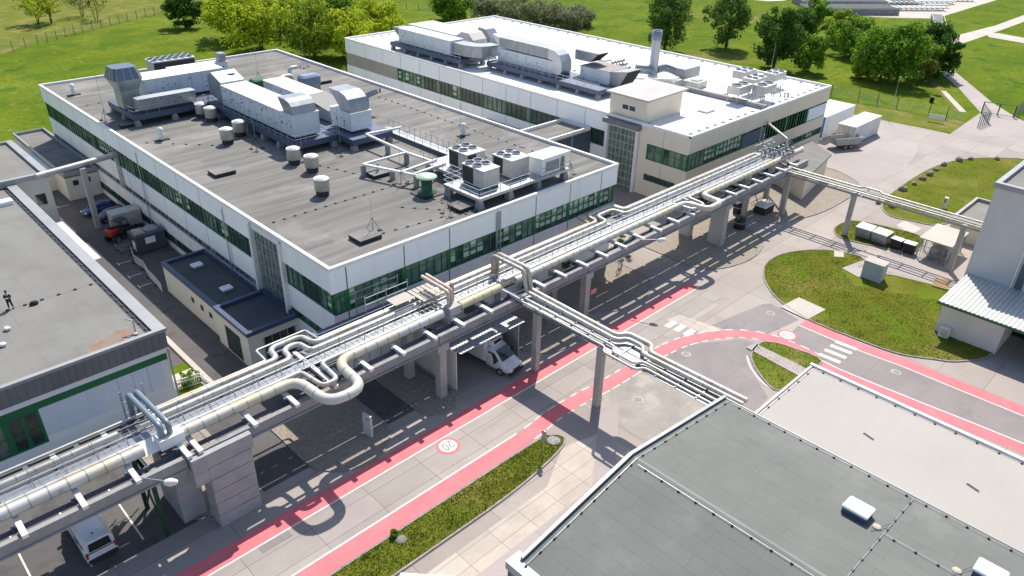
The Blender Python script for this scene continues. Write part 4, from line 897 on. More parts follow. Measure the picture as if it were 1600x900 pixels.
c = MB(); rails(c, [(32.6, 106), (32.6, 103.0), (36, 103.0)], 13.2); rails(c, [(41.5, 103), (48.3, 103)], 13.2); c.build('handrail', steel, u)
def fanbox(label, x0, x1, y0, y1, z0, z1, fx, fy, roof, m=chw, gr=('y0', 'x0'), frac=(0, 1), group=None, dk=True, fr=.42):
    ux = thing('chiller', label, 'chiller', ((x0+x1)/2, (y0+y1)/2, roof), 0, group)
    MB().cbox(x0, x1, y0, y1, z0, z1, .03).build('casing', m, ux); MB().box(x0-.04, x1+.04, y0-.04, y1+.04, z1, z1+.06).build('lid', white, ux)
    q = MB()
    if 'y0' in gr: q.box(x0+.1, x0+(x1-x0)*.5, y0-.03, y0+.02, z0+.15, z1-.1)
    if 'y0f' in gr: q.box(x0+.1, x1-.1, y0-.03, y0+.02, z0+.3, z1-.15)
    if 'x0' in gr: q.box(x0-.03, x0+.02, y0+.1+(y1-y0)*.45, y1-.1, z0+.15, z1-.1)
    if 'x0f' in gr: q.box(x0-.03, x0+.02, y0+.15, y1-.15, z0+.15, z1-.1)
    q.build('grille', grille, ux)
    for i in range(fx):
        for j in range(fy):
            cx = x0+(x1-x0)*(i+.5)/fx; cy_ = y0+(y1-y0)*(frac[0]+(frac[1]-frac[0])*(j+.5)/fy)
            r = min((x1-x0)/fx, (y1-y0)*(frac[1]-frac[0])/fy)*fr
            f = MB(); f.lathe(cx, cy_, [(r*1.12, z1+.06), (r*1.1, z1+.24), (r, z1+.24), (r*.98, z1+.1)], 18); fo = f.build('fan_ring', steel, ux)
            b = MB(); b.cyl(cx, cy_, z1+.07, z1+.2, r*.22, n=10)
            for k in range(5):
                a = k*1.257; b.add([(cx+r*.2*math.cos(a), cy_+r*.2*math.sin(a), z1+.18), (cx+r*.93*math.cos(a-.25), cy_+r*.93*math.sin(a-.25), z1+.20), (cx+r*.93*math.cos(a+.3), cy_+r*.93*math.sin(a+.3), z1+.12)], [(0, 1, 2)])
            b.cyl(cx, cy_, z1+.062, z1+.066, r*.97, n=18); b.build('fan', grille, ux)
    if dk: MB().box(x0+.1, x1-.1, y0+.1, y1-.1, z0-.35, z0).build('plinth', steelb, ux)
    return ux
g_ = 'rooftop chillers on the steel platform'
fanbox('fan-topped chiller at the back left of the platform on the main roof', 52.0, 54.7, 59.3, 62.4, 13.15, 15.0, 2, 2, RZ, group=g_, frac=(.25, 1))
fanbox('fan-topped chiller standing nearest the parapet on the main roof', 49.8, 52.1, 54.2, 57.6, 13.15, 15.1, 2, 2, RZ, group=g_, frac=(.3, 1), gr=('x0',))
fanbox('fan-topped chiller beside the small white cabin on the main roof', 54.2, 56.9, 54.5, 57.5, 13.15, 15.1, 2, 2, RZ, group=g_, frac=(.3, 1), gr=('x0',))
fanbox('wide chiller with dark front and two rows of fans at the far left roof corner', 42.5, 49.0, 120.3, 123.2, 13.0, 15.5, 6, 2, RZ, gr=('y0f',), fr=.44)
u = thing('chiller_platform', 'galvanised platform with railings carrying three chillers', 'platform', (54, 56, RZ))
deck(u, 48.0, 61.8, 52.9, 58.6, 12.95, steel); deck(u, 50.6, 55.5, 58.62, 65.2, 12.95, steel)
c = MB(); rails(c, [(55.5, 52.9), (48.0, 52.9), (48.0, 58.6), (50.6, 58.6), (50.6, 65.2)], 12.95); rails(c, [(61.8, 52.9), (56.5, 52.9)], 12.95); c.build('handrail', steel, u)
u = thing('rooftop_cabin', 'small white cabin with mono-pitch roof on the chiller platform', 'cabin', (59, 54, RZ))
m_ = MB(); m_.ext([(57.6, 53.2, 12.96), (57.6, 55.4, 12.96), (57.6, 55.4, 14.7), (57.6, 53.2, 14.9)], None, (4.0, 0, 0)); m_.build('wall', clad, u)
m_ = MB(); m_.ext([(57.3, 52.9, 14.93), (57.3, 55.7, 14.7), (57.3, 55.7, 14.8), (57.3, 52.9, 15.03)], None, (4.6, 0, 0)); m_.build('roof', white, u)
m_ = MB(); m_.box(58.2, 60.3, 53.14, 53.22, 13.3, 14.4); m_.box(60.6, 61.2, 53.14, 53.22, 13.0, 14.5, 1); m_.build('window', [ahud, glass2], u)
u = thing('air_handling_unit', 'low white unit with pink-streaked lid and dark solar-like panel behind the long unit', 'ventilation unit', (51, 95, RZ))
deck(u, 48.6, 54.6, 76.5, 102, 13.1, legs=True)
panels(u, 50.2, 53.4, 90.4, 101, 13.3, 15.4, ahu, n=5, top=mat('streaked_lid', (.78, .74, .72), .6, scale=1.2, col2=(.70, .55, .48), stretch=(.2, 2, 1), stops=(.4, .5)))
m_ = MB(); m_.ext([(50.2, 84.2, 14.6), (50.2, 90.3, 15.35), (50.2, 90.3, 15.45), (50.2, 84.2, 14.7)], None, (3.6, 0, 0)); m_.build('lean_roof', mat('grey_lid', (.27, .27, .265), .8), u)
m_ = MB(); m_.box(50.4, 53.5, 84.4, 90.3, 13.2, 14.6); m_.build('duct_body', ahud, u)
u = thing('air_handling_unit', 'short white unit crowned by a big rounded zinc duct, right of the long unit', 'ventilation unit', (51, 80, RZ))
panels(u, 49.9, 53.0, 78.6, 83.2, 13.4, 15.6, ahu, n=3, top=white)
prof = [(50.1, 83.6, 17.9), (50.1, 80.9, 17.9), (50.1, 80.0, 17.7), (50.1, 79.3, 17.2), (50.1, 79.0, 16.5), (50.1, 78.9, 15.66), (50.1, 81.0, 15.66), (50.1, 82.4, 17.0)]
MB().ext(prof, None, (2.8, 0, 0)).build('elbow_duct', ahud, u)
u = thing('service_unit', 'long low white casing at the back edge of the main roof', 'ventilation unit', (48, 117, RZ))
panels(u, 43.5, 52.4, 116.4, 118.2, 12.6, 15.0, ahu, n=4, axis='x', top=white); MB().cbox(51.2, 52.4, 116.6, 117.8, 15.1, 16.3, .1).build('blue_cowl', ahud, u)
u = thing('heat_exchanger', 'green motor and beige bent ducts at the back of the main roof', 'machinery', (56, 108, RZ))
MB().cbox(52.2, 54.6, 108, 109.8, 12.2, 13.6, .2).build('green_motor', greenm, u)
MB().tube([(55.5, 106, 11.7), (55.5, 106, 14), (57.5, 106, 14), (57.5, 106, 12)], .35, 12, .6).tube([(58.3, 108, 11.7), (58.3, 108, 14.6), (59.6, 108, 14.6)], .3, 12, .5).tube([(52, 104, 13), (56.5, 103.6, 13)], .5, 12).build('bent_duct', pipec, u)
MB().cbox(57.4, 60.6, 102.6, 104.6, 13.0, 14.4, .3).build('blue_casing', mat('blue_casing', (.22, .27, .40), .4, metal=.3), u); MB().box(57.6, 60.4, 102.8, 104.4, 11.7, 13.0).build('stand', ahud, u)
u = thing('exhaust_elbow', 'grey forked exhaust duct with round mouths behind the rounded duct', 'duct', (58.5, 89, RZ))
MB().tube([(58.3, 89.2, 11.7), (58.3, 89.2, 14.6), (56.9, 90.4, 15.4)], .38, 12, .5).tube([(59.1, 88.8, 11.7), (59.1, 88.8, 14.2), (60.6, 88.0, 14.8)], .42, 12, .5).build('duct_run', ahud, u)
MB().cyl(60.9, 87.85, 14.5, 15.1, .1).build('mouth', dark, u)
def mushroom(x, y, label):
    v = thing('roof_vent', label, 'roof vent', (x, y, RZ), 0, 'cylindrical roof vents'); v.scale = (1.12, 1.12, 1.1)
    MB().lathe(0, 0, [(.62, 0), (.62, .5), (.5, .52)], 18).build('base', black, v, True)
    MB().lathe(0, 0, [(.58, .5), (.72, .55), (.72, 1.65), (.76, 1.7), (.7, 1.74), (.6, 1.66), (.55, 1.66)], 20).build('drum', chw, v, True)
    MB().lathe(0, 0, [(.6, 1.66), (.5, 1.82), (.2, 1.92), (0, 1.93)], 20).build('cap', white, v, True); return v
for x, y, l in ((41.1, 104-2.2, 'steel roof vent drum tucked beside the low zinc duct'), (41.2, 99.2, 'steel roof vent drum next to the left end of the long unit'), (41.2, 91.2, 'farther drum of the middle pair of roof vents, closer to the long unit'), (38.6, 89.3, 'nearer drum of the middle pair of roof vents'), (41.1, 77.6, 'steel roof vent drum just below the near end of the long unit'), (41.3, 74.0, 'steel roof vent drum second from the front'), (38.4, 67.2, 'front-most steel roof vent drum standing alone')): mushroom(x, y, l)
v = thing('green_funnel', 'dark green cylinder with pale green round lid on the main roof', 'roof vent', (46.9, 60.1, RZ))
MB().lathe(0, 0, [(1.1, 0), (1.0, .25), (.6, .3), (.6, 1.75), (.85, 1.95)], 20).build('barrel', greenm, v, True); MB().lathe(0, 0, [(.6, 1.9), (1.15, 1.95), (1.15, 2.02), (.0, 2.1)], 24).build('lid', palegreen, v, True); MB().box(-1.3, 1.3, -1.3, 1.3, 0, .12).build('base_plate', black, v, True)
for i, (x, y, l) in enumerate(((33.3, 80.0, 'black-edged roof hatch near the alley parapet, main roof'), (46.3, 68.2, 'black-edged roof hatch with a small steel post in the middle of the main roof'), (35.6, 55.3, 'black-edged roof hatch nearest the front corner of the main roof'), (31.9, 104.0, 'small roof hatch near the intake tower'), (63.5, 107.5, 'dark roof hatch far back on the main roof'), (47.3, 54.7, 'grey square hatch lying by the chiller platform'))):
    hN = thing('roof_hatch', l, 'roof hatch', (x, y, RZ), 0, 'roof hatches')
    s_ = (1.2, 1.0) if i != 3 else (.9, .5)
    MB().box(-s_[0], s_[0], -s_[1], s_[1], 0, .38).build('curb', black, hN, True); MB().box(-s_[0]-.02, s_[0]+.02, -s_[1]-.02, s_[1]+.02, .38, .44).build('lid', roofA if i != 1 else roofC, hN, True)
    if i == 1: MB().bar((0, 0, .4), (0, 0, 1.4), .18).build('post', steel, hN, True)
for x, y, l in ((33.0, 95.7, 'small white twisted cowl near the alley parapet'), (31.7, 124.2, 'small white twisted cowl at the far left corner of the roof'), (63.0, 72.5, 'small dark cowl at the right side of the main roof')):
    v = thing('vent_cowl', l, 'vent cowl', (x, y, RZ), 0, 'small cowls')
    MB().lathe(0, 0, [(.22, 0), (.28, .5), (.42, .8), (.2, 1.0), (.36, 1.25), (.3, 1.6), (0, 1.7)], 12).build('cowl', white, v, True); MB().box(-.9, .9, -.35, .35, 0, .12).build('foot', black, v, True)
# cable duct frames between AHU and chillers
u = thing('cable_bridge', 'white square cable duct frames on the main roof left of the chillers', 'cable duct', (47, 68, RZ))
m_ = MB()
for a, b in (((44.9, 69.0, 13.0), (51.0, 69.0, 13.0)), ((44.9, 69.0, 13.0), (47.4, 62.0, 13.0)), ((51, 69, 13), (51.4, 64.5, 13)), ((46.6, 64.0, 13.1), (52.0, 64.6, 13.1)), ((47.2, 62.6, 13.1), (52.0, 63.0, 13.1)), ((51, 77, 13.2), (51, 69, 13.0)), ((51, 77.2, 13.2), (56, 76.6, 13.2))): m_.bar(a, b, .26, .24)
m_.build('duct_channel', white, u)
for x, y in ((44.9, 69), (47.3, 62.4), (51, 69), (51.2, 73), (46.7, 66)): MB().bar((x, y, RZ), (x, y, 12.85), .45, .45).build('support', concw, u)
u = thing('roof_walkway', 'long railed steel walkway running back from the chillers on the main roof', 'walkway', (56, 75, RZ))
MB().box(55.6, 56.9, 60.5, 80.5, RZ+.5, RZ+.58).build('grating', steel, u)
c = MB(); rails(c, [(56.9, 60.5), (56.9, 80.5)], RZ+.58, 1.1, step=1.1); rails(c, [(55.6, 64), (55.6, 78)], RZ+.58, 1.0); c.build('handrail', steel, u)
# ================================================================ ROOF PLANT ON THE REAR HALL
QZ = BZ-.35
u = thing('air_handling_unit', 'long pale grey closed duct casing at the left end of the rear roof', 'ventilation unit', (91, 115, QZ))
deck(u, 89.8, 96, 104, 125, 12.0, roof=QZ); panels(u, 90.6, 94.0, 107.8, 123.2, 12.1, 14.7, ahu, n=2)
MB().ext([(91, 123.2, 14.7), (91, 123.2, 12.6), (91, 125.6, 14.5)], None, (2.6, 0, 0)).build('inlet_hood', ahud, u)
c = MB(); rails(c, [(89.8, 126), (89.8, 104)], 12.0); c.build('handrail', steel, u)
u = thing('air_handling_unit', 'wide beige-topped unit behind the long pale casing, rear roof', 'ventilation unit', (98, 118, QZ))
panels(u, 95.6, 101.8, 112.0, 126.5, 11.2, 14.4, ahu, n=3, top=mat('beige_lid', (.58, .52, .46), .8))
m_ = MB(); prof = [(95.8, 112.0, 11.5), (95.8, 112.0, 14.4), (95.8, 110.5, 15.3), (95.8, 108.6, 15.3), (95.8, 107.3, 14.2), (95.8, 107.0, 12.8), (95.8, 108, 11.5)]; m_.ext(prof, None, (3.4, 0, 0)); m_.build('elbow_duct', mat('pale_duct', (.60, .58, .55), .5, metal=.2), u)
m_ = MB(); prof = [(100.5, 112.0, 12.5), (100.5, 111.0, 15.6), (100.5, 109.0, 15.4), (100.5, 107.6, 14.0), (100.5, 108, 12.5)]; m_.ext(prof, None, (2.4, 0, 0)); m_.build('elbow_duct', ahud, u)
u = thing('curved_duct', 'half-round zinc duct curving between the left unit and the long unit', 'duct', (95, 104, QZ))
m_ = MB()
pts = [Vector((92.3+4.2*math.sin(t)*0+0, 0, 0)) for t in (0,)]
outer = [(91.2, 107.6), (91.2, 104.6), (91.7, 102.9), (92.8, 101.6), (94.4, 101.0), (96.4, 101.0)]; inner = [(96.4, 103.4), (94.8, 103.6), (94.0, 104.4), (93.9, 107.6)]
m_.prism(outer+inner, 12.4, 14.4); m_.build('duct_run', ahud, u)
c = MB()
for x, y in ((91.4, 104.8), (94.2, 101.3), (92.4, 102.4), (95.8, 101.3)): c.bar((x, y, QZ), (x, y, 12.4), .1)
for z in (11.2, 11.9): c.bar((91.4, 104.8, z), (94.2, 101.3, z), .06)
c.build('support', steel, u)
u = thing('air_handling_unit', 'longest unit on the rear roof topped by a zinc duct with a rounded elbow', 'ventilation unit', (97, 93, QZ))
deck(u, 93.4, 99.5, 74.8, 101, 11.9, roof=QZ); panels(u, 95.2, 98.6, 85.4, 100, 12.0, 14.2, ahu, n=6)
MB().box(95.1, 98.0, 87.5, 99.5, 14.45, 16.1).build('top_duct', ahud, u)
m_ = MB(); m_.ext([(95.1, 99.5, 14.45), (95.1, 101.2, 16.2), (95.1, 101.2, 16.4), (95.1, 99.5, 16.12)], None, (2.9, 0, 0)); m_.build('intake_lip', white, u)
m_ = MB(); prof = [(95.0, 87.5, 16.1), (95.0, 86.2, 16.0), (95.0, 85.1, 15.4), (95.0, 84.4, 14.4), (95.0, 84.3, 12.9), (95.0, 84.8, 12.2), (95.0, 86.3, 12.1), (95.0, 86.3, 14.3), (95.0, 87.5, 14.45)]; m_.ext(prof, None, (2.5, 0, 0)); m_.build('rounded_elbow', mat('bright_zinc', (.46, .49, .52), .3, metal=.6), u)
q = MB()
for i in range(9): y = 88.2+i*1.35; q.box(95.06, 98.04, y, y+.05, 14.5, 16.12)
q.build('duct_flange', steel, u)
c = MB(); rails(c, [(93.4, 101), (93.4, 74.8)], 11.9); c.build('handrail', steel, u)
u = thing('air_handling_unit', 'grey box unit with a slanted black louvre next to the stair tower', 'ventilation unit', (99, 79, QZ))
panels(u, 97.2, 102.2, 76.0, 82.2, 11.2, 14.0, ahu, n=2, top=mat('brown_lid', (.30, .265, .24), .8))
m_ = MB(); m_.ext([(97.6, 76.0, 11.4), (97.6, 76.0, 14.0), (97.6, 72.6, 14.6), (97.6, 74.5, 11.4)], None, (3.6, 0, 0)); m_.build('louvre_hood', ahud, u)
m_ = MB(); m_.quad((97.8, 72.72, 14.4), (97.8, 74.38, 11.6), (101.0, 74.38, 11.6), (101.0, 72.72, 14.4))
m_ = MB(); m_.ext([(97.8, 72.66, 14.4), (97.8, 74.34, 11.6), (97.8, 74.30, 11.58), (97.8, 72.6, 14.38)], None, (3.2, 0, 0)); m_.build('louvre', dark, u)
m_ = MB(); m_.ext([(98.4, 84.5, 14.5), (98.4, 84.5, 16.1), (98.4, 79.4, 16.1), (98.4, 81.2, 14.5)], None, (2.6, 0, 0)); m_.build('outlet_duct', ahud, u)
m_ = MB(); m_.ext([(98.6, 79.36, 16.0), (98.6, 81.06, 14.6), (98.6, 81.0, 14.55), (98.6, 79.3, 15.95)], None, (2.2, 0, 0)); m_.build('outlet_mouth', dark, u)
u = thing('exhaust_stack', 'tall grey exhaust stack with blue rim on the rear roof', 'chimney', (110, 76.5, QZ))
MB().cyl(110, 76.5, QZ, 18.4, .78, n=20).build('stack', mat('pale_stack', (.52, .53, .56), .4, metal=.3), u); MB().lathe(110, 76.5, [(.80, 17.4), (.84, 17.5), (.84, 19.0), (.7, 19.0), (.68, 18.0)], 20).build('rim', mat('blue_rim', (.27, .30, .38), .4, metal=.3), u)
MB().tube([(110.8, 76.5, 12.4), (113, 76.0, 12.6), (113.6, 73.4, 12.0)], .8, 14, 1.2).tube([(107.8, 75, 11), (107.8, 75, 13), (105.6, 77, 13.2)], .85, 14, 1).build('fan_duct', ahud, u)
MB().cbox(112.2, 117.0, 71.5, 73.4, 11.3, 13.0, .1).build('fan_casing', mat('dull_casing', (.36, .37, .36), .5, metal=.3), u)
u = thing('valve_rack', 'tangle of green and silver valves beside the exhaust stack', 'machinery', (105, 80, QZ))
c = MB()
for i in range(5):
    for j in range(4): x = 104+i*.8; y = 79+j*.7; c.tube([(x, y, QZ), (x, y, 12+.5*j), (x+.6, y, 12+.5*j)], .12, 8, .2); c.lathe(x+.3, y, [(0, 12+.5*j), (.28, 12.1+.5*j), (0, 12.4+.5*j)], 8)
c.build('valve', ahud, u)
c = MB(); [c.bar((103, 77.5-k*.9, 12.2), (108, 72-k*.9, 12.2), .3) for k in range(3)]; c.build('cable_duct', white, u)
g_ = 'skylight boxes on the white roof'
for x, y, l in ((110.5, 72.5, 'left white skylight box on the white roof'), (112.7, 69.3, 'right white skylight box on the white roof')):
    v = thing('skylight_box', l, 'skylight', (x, y, QZ), 0, g_); MB().cbox(-1.5, 1.5, -1.2, 1.2, 0, 1.1, .05).build('box', chw, v, True); MB().cbox(-.9, .9, -.7, .7, 1.1, 1.4, .1).build('dome', skyl, v, True)
i = 0
for x, y, l in ((104, 121, 'flat white skylight far left on the white roof'), (112, 112, 'flat white skylight in the middle of the far roof half'), (111, 102, 'flat white skylight before the grey roof vents'), (116, 92, 'flat white skylight left of the exhaust stack'), (101.5, 60, 'thin white hatch on the front wing roof'), (112, 64, 'flat white hatch beside the roof upstand')):
    v = thing('flat_skylight', l, 'skylight', (x, y, QZ), 0, 'flat skylights on the white roof'); MB().cbox(-1.1, 1.1, -.8, .8, 0, .3, .06).build('dome', skyl, v, True); MB().box(-1.25, 1.25, -.95, .95, 0, .08).build('curb', concw, v, True)
v = thing('roof_lantern', 'large white wedge-shaped roof box on the far rear roof', 'roof box', (108, 100, QZ)); MB().ext([(104, 104, QZ), (104, 118, QZ), (104, 118, QZ+2.2), (104, 104, QZ+1.6)], None, (7, 0, 0)).build('box', white, v)
g_ = 'chillers at the right end of the white roof'
for x, y, n, l in ((109.8, 59.6, 1, 'single-fan chiller at the left of the white roof row'), (113.4, 57.2, 1, 'low chiller nearest the upstand on the white roof'), (116.2, 60.6, 2, 'four-fan chiller in the middle of the white roof group'), (122.3, 60.3, 2, 'two-fan chiller nearest the right parapet of the white roof'), (119.5, 64.5, 2, 'chiller at the back of the white roof group')):
    fanbox(l, x-1.9, x+1.9, y-1.1, y+1.1, 12.0, 13.2, 2, n, QZ, m=chw, gr=(), group=g_, dk=False, fr=.4)
    o = COL.objects; [MB().bar((x+a, y+b, QZ), (x+a, y+b, 12.0), .1).build('leg', steel, [k for k in bpy.data.objects if k.get('label') == l][0]) for a in (-1.7, 1.7) for b in (-.9, .9)]
v = thing('roof_pipework', 'tangle of dark refrigerant pipes beneath the chillers on the white roof', 'pipework', (118, 58, QZ))
c = MB()
for k in range(12): x = R_.uniform(113, 123); y = R_.uniform(55.5, 60); c.tube([(x, y, QZ), (x, y, QZ+.6), (x+R_.uniform(-2, 2), y+R_.uniform(-1, 1), QZ+.6)], .09, 6, .1)
c.build('pipe_run', ahud, v)
# lightning protection ---------------------------------------------
def conductor(label, lines, z, step=1.15, wirem=steel, s=.14, parent_name='lightning_conductor'):
    r = thing(parent_name, label, 'lightning conductor', (*lines[0][0][:2], z)); wv = MB(); blk = None; cnt = 0
    for ln in lines:
        for a, b in zip(ln[:-1], ln[1:]):
            za = a[2] if len(a) > 2 else z; zb = b[2] if len(b) > 2 else z
            A_ = Vector((a[0], a[1], za)); B_ = Vector((b[0], b[1], zb)); wv.bar(A_+Vector((0, 0, .1)), B_+Vector((0, 0, .1)), .018)
            L = (B_-A_).length; n = max(1, int(L/step))
            for i in range(n):
                if cnt >= 98: break
                p = A_+(B_-A_)*(i+.5)/n; cnt += 1
                if blk is None: blk = MB().cbox(-s, s, -s*.8, s*.8, 0, .1, .03).build('support_block', black, r, True); o = blk
                else: o = bpy.data.objects.new('support_block', blk.data); COL.objects.link(o); o.parent = r
                o.location = p-Vector(r.location)
    wv.build('wire', wirem, r)
conductor('wire on small black blocks crossing the front of the dark main roof', [[(30.4, 64.3), (66, 64.3)], [(42.3, 59.4), (48, 52.4)], [(36.9, 55.2), (44.8, 54.2)], [(41.6, 79), (46.5, 64), (46.5, 52.6)]], RZ)
conductor('wire on small black blocks across the far part of the dark main roof', [[(30.6, 108.3), (32.5, 108.3)], [(30.6, 117.5), (41.5, 117.5)], [(30.6, 96.5), (38.5, 88)], [(65.5, 60), (65.5, 100)], [(57.5, 96), (66, 96)]], RZ, 1.5)
conductor('wire on small black blocks along the edge and across the pale left roof', [[(16.0, 59.2), (16.0, 101)], [(16.0, 59.0), (-2, 59.0)], [(-2, 71), (16, 71)]], CZ-.27, 1.3)
def roofz(x): return (GL[1]+(x-GL[0])*(GR_[1]-GL[1])/(GR_[0]-GL[0]) if x < GR_[0] else GR_[1]+(x-GR_[0])*(GE[1]-GR_[1])/(GE[0]-GR_[0]))
conductor('wire on black blocks around the verge, ridge and right slope of the grey near roof', [[(20.9, gy_-.45, roofz(20.9)), (GR_[0], gy_-.45, GR_[1]), (42.8, gy_-.45, roofz(42.8))], [(GR_[0]-.35, gy_-.8, GR_[1]-.08), (GR_[0]-.35, 1.0, GR_[1]-.08)], [(42.6, gy_-.8, roofz(42.6)), (42.6, -2, roofz(42.6))], [(42.6, 6.5, roofz(42.6)), (31.3, 6.5, GR_[1]-.02)], [(37.6, 6.5, roofz(37.6)), (37.6, -2, roofz(37.6))]], 0, 1.15, s=.085)
conductor('wire on black blocks around the pale extension roof', [[(58.1, 19.6), (58.1, -4)], [(57.8, 19.7), (47.5, 19.7)]], 4.35, 1.5, s=.1)
conductor('wire on black blocks along the top of the tall hall', [[(89.8, 16.4), (89.8, 2)]], 14.45, 1.0, s=.08)
g_ = 'lightning rods on the main roof'
rods = [(30.7, 108.3, 12, 9, 'tall thin rod left of the intake tower'), (40.1, 84.8, 12, 7, 'thin rod standing between the middle vent drums and the long unit'), (42.4, 80.4-2.5, 12, 7, 'thin rod by the near end of the long unit'), (46.9, 76.7, 12, 8, 'pair-braced rod in front of the rounded duct'), (46.3, 63.9, 12, 6, 'thin rod beside the green funnel'), (36.9, 55.9, 12, 5, 'thin rod next to the front hatch'), (45.2, 54.3, 12, 6, 'thin rod between front hatch and chiller platform'), (59.8, 69.4, 12, 8, 'thin rod beside the long railed walkway'), (57.2, 56.4, 12, 6, 'thin rod between the two front chillers'), (62.6, 53.4, 12, 8, 'thin rod at the right front of the roof near the cabin'), (56, 114, 12, 9, 'thin rod by the green motor'), (66.5, 118, 12, 8, 'thin rod far back by the right parapet')]
for x, y, _, hh, l in rods:
    v = thing('lightning_rod', l, 'lightning rod', (x, y, RZ), 0, g_); MB().cyl(0, 0, 0, hh*.72, .028, .018, 6).build('rod', steel, v, True)
    c = MB(); [c.bar((math.cos(a)*.8, math.sin(a)*.8, .05), (0, 0, 1.6), .035) for a in (0, 2.09, 4.19)]; [c.box(math.cos(a)*.8-.18, math.cos(a)*.8+.18, math.sin(a)*.8-.18, math.sin(a)*.8+.18, 0, .1) for a in (0, 2.09, 4.19)]; c.build('tripod', black, v, True)
for x, y, l in ((90, 118, 'thin rod at the left end of the white roof'), (100, 128, 'thin rod far left behind the beige-topped unit'), (104, 104, 'thin rod amid the white roof behind the rounded elbow'), (96.5, 76, 'thin rod between the grey box unit and the roof edge'), (119, 84, 'thin rod behind the exhaust stack'), (114.2, 70.6, 'thin rod between the two skylight boxes'), (128, 64, 'thin rod near the far right parapet of the white roof'), (105, 90, 'thin rod in front of the flat skylights')):
    v = thing('lightning_rod', l, 'lightning rod', (x, y, QZ), 0, 'lightning rods on the white roof'); MB().cyl(0, 0, 0, 6.0, .028, .018, 6).build('rod', steel, v, True); MB().cyl(0, 0, 0, .15, .35, n=10).build('base', concw, v, True)
for u_, v_, l in ((1357, 682, 'small dark slot vent on the pale extension, nearer the road'), (1520, 762, 'small dark slot vent on the pale extension, further right')):
    x, y = g(u_, v_, 4.36); v = thing('slot_vent', l, 'roof vent', (x, y, 4.352), rad(-15), 'slot vents on the pale extension'); MB().box(-.08, .08, -.45, .45, 0, .05).build('slot', grille, v, True); MB().box(-.12, .12, -.5, .5, 0, .02).build('frame', copeG, v, True)
# things on the near roofs
v = thing('roof_skylight', 'white skylight box with dark blue sides on the grey near roof', 'skylight', (38.1, 8.3, roofz(38.1)-.02)); v.rotation_euler = (0, rad(6.8), 0)
MB().box(-.62, .62, -.72, .72, 0, .42).build('curb', navy, v, True); MB().cbox(-.68, .68, -.78, .78, .42, .6, .06).build('dome', skyl, v, True)
for x, y, l in ((37.9, 7.0, 'round beige block foot beside the white skylight'), (38.0, 2.6, 'round beige block foot further down the grey roof')):
    v = thing('rod_foot', l, 'roof block', (x, y, roofz(x)-.02), 0, 'round feet on the grey roof'); MB().lathe(0, 0, [(.26, 0), (.26, .08), (.2, .13), (0, .13)], 16).build('foot', mat('beige_foot', (.5, .42, .33), .9), v, True); MB().bar((-.7, .1, .14), (1.0, -.5, .05), .02).build('wire', black, v, True)
v = thing('roof_skylight', 'corner of a second white skylight at the bottom of the grey roof', 'skylight', (38.9, 1.25, roofz(38.9))); v.rotation_euler = (0, rad(6.8), 0); MB().box(-.62, .62, -.72, .72, 0, .42).build('curb', navy, v, True); MB().cbox(-.68, .68, -.78, .78, .42, .6, .06).build('dome', skyl, v, True)
for x, y, l in ((10.4, 70.6, 'dark bag lying on the pale left roof near the person'),):
    v = thing('bag', l, 'bag', (x, y, CZ-.28)); MB().lathe(0, 0, [(.3, 0), (.4, .12), (.3, .3), (0, .36)], 10).build('bag_body', cloth, v, True); v.scale = (1, .7, 1)
for (u0, v0, l) in ((12, 516, 'small white vent cap nearer the middle of the pale left roof'), (5, 541, 'small orange-rimmed vent cap at the left edge of the pale roof'), (5, 320, 'white skylight box at the left edge of the pale roof')):
    x, y = g(u0, v0, CZ-.28); v = thing('roof_vent', l, 'roof vent', (x, y, CZ-.28), 0, 'caps on the pale left roof')
    if 'skylight' in l: MB().cbox(-1, 1, -.6, .6, 0, .5, .08).build('dome', skyl, v, True)
    else: MB().lathe(0, 0, [(.15, 0), (.15, .15), (.3, .18), (.2, .3), (0, .33)], 12).build('cap', white, v, True)

# ================================================================ VEHICLES
def loft(mb, rings, mi=0, smooth=False, cap=True):
    n = len(rings[0]); v = [p for r in rings for p in r]
    mb.add(v, [(k*n+i, k*n+(i+1) % n, (k+1)*n+(i+1) % n, (k+1)*n+i) for k in range(len(rings)-1) for i in range(n)], mi, smooth)
    if cap: mb.add(rings[0], [tuple(range(n-1, -1, -1))], mi); mb.add(rings[-1], [tuple(range(n))], mi)
def hull(mb, secs, mi=0, c=.12):
    "car-like body: sections (x, halfwidth, z0, z1, top halfwidth), length along +x"
    rings = []
    for x, w_, z0, z1, wt in secs: rings.append([(x, -w_+c, z0), (x, w_-c, z0), (x, w_, z0+c), (x, w_, z0+(z1-z0)*.55), (x, wt, z1-c*.6), (x, wt-c, z1), (x, -wt+c, z1), (x, -wt, z1-c*.6), (x, -w_, z0+(z1-z0)*.55), (x, -w_, z0+c)])
    loft(mb, rings, mi, True)
def wheels(root, xs_, hw, r=.34, w_=.22):
    for x in xs_:
        for s in (-1, 1):
            t = MB(); t.tube([(x, s*(hw-w_), r), (x, s*hw, r)], r, 18, 0); wo = t.build('wheel', black, root, True)
            t = MB(); t.tube([(x, s*(hw-.02), r), (x, s*(hw+.015), r)], r*.6, 12, 0); t.build('rim', steel, wo, True)
def glassbox(mb, x0, x1, x2, x3, w0, w1, z0, z1, mi=0):
    v = [(x0, -w0, z0), (x3, -w0, z0), (x3, w0, z0), (x0, w0, z0), (x1, -w1, z1), (x2, -w1, z1), (x2, w1, z1), (x1, w1, z1)]
    mb.add(v, [(4, 5, 6, 7), (0, 1, 5, 4), (1, 2, 6, 5), (2, 3, 7, 6), (3, 0, 4, 7)], mi)
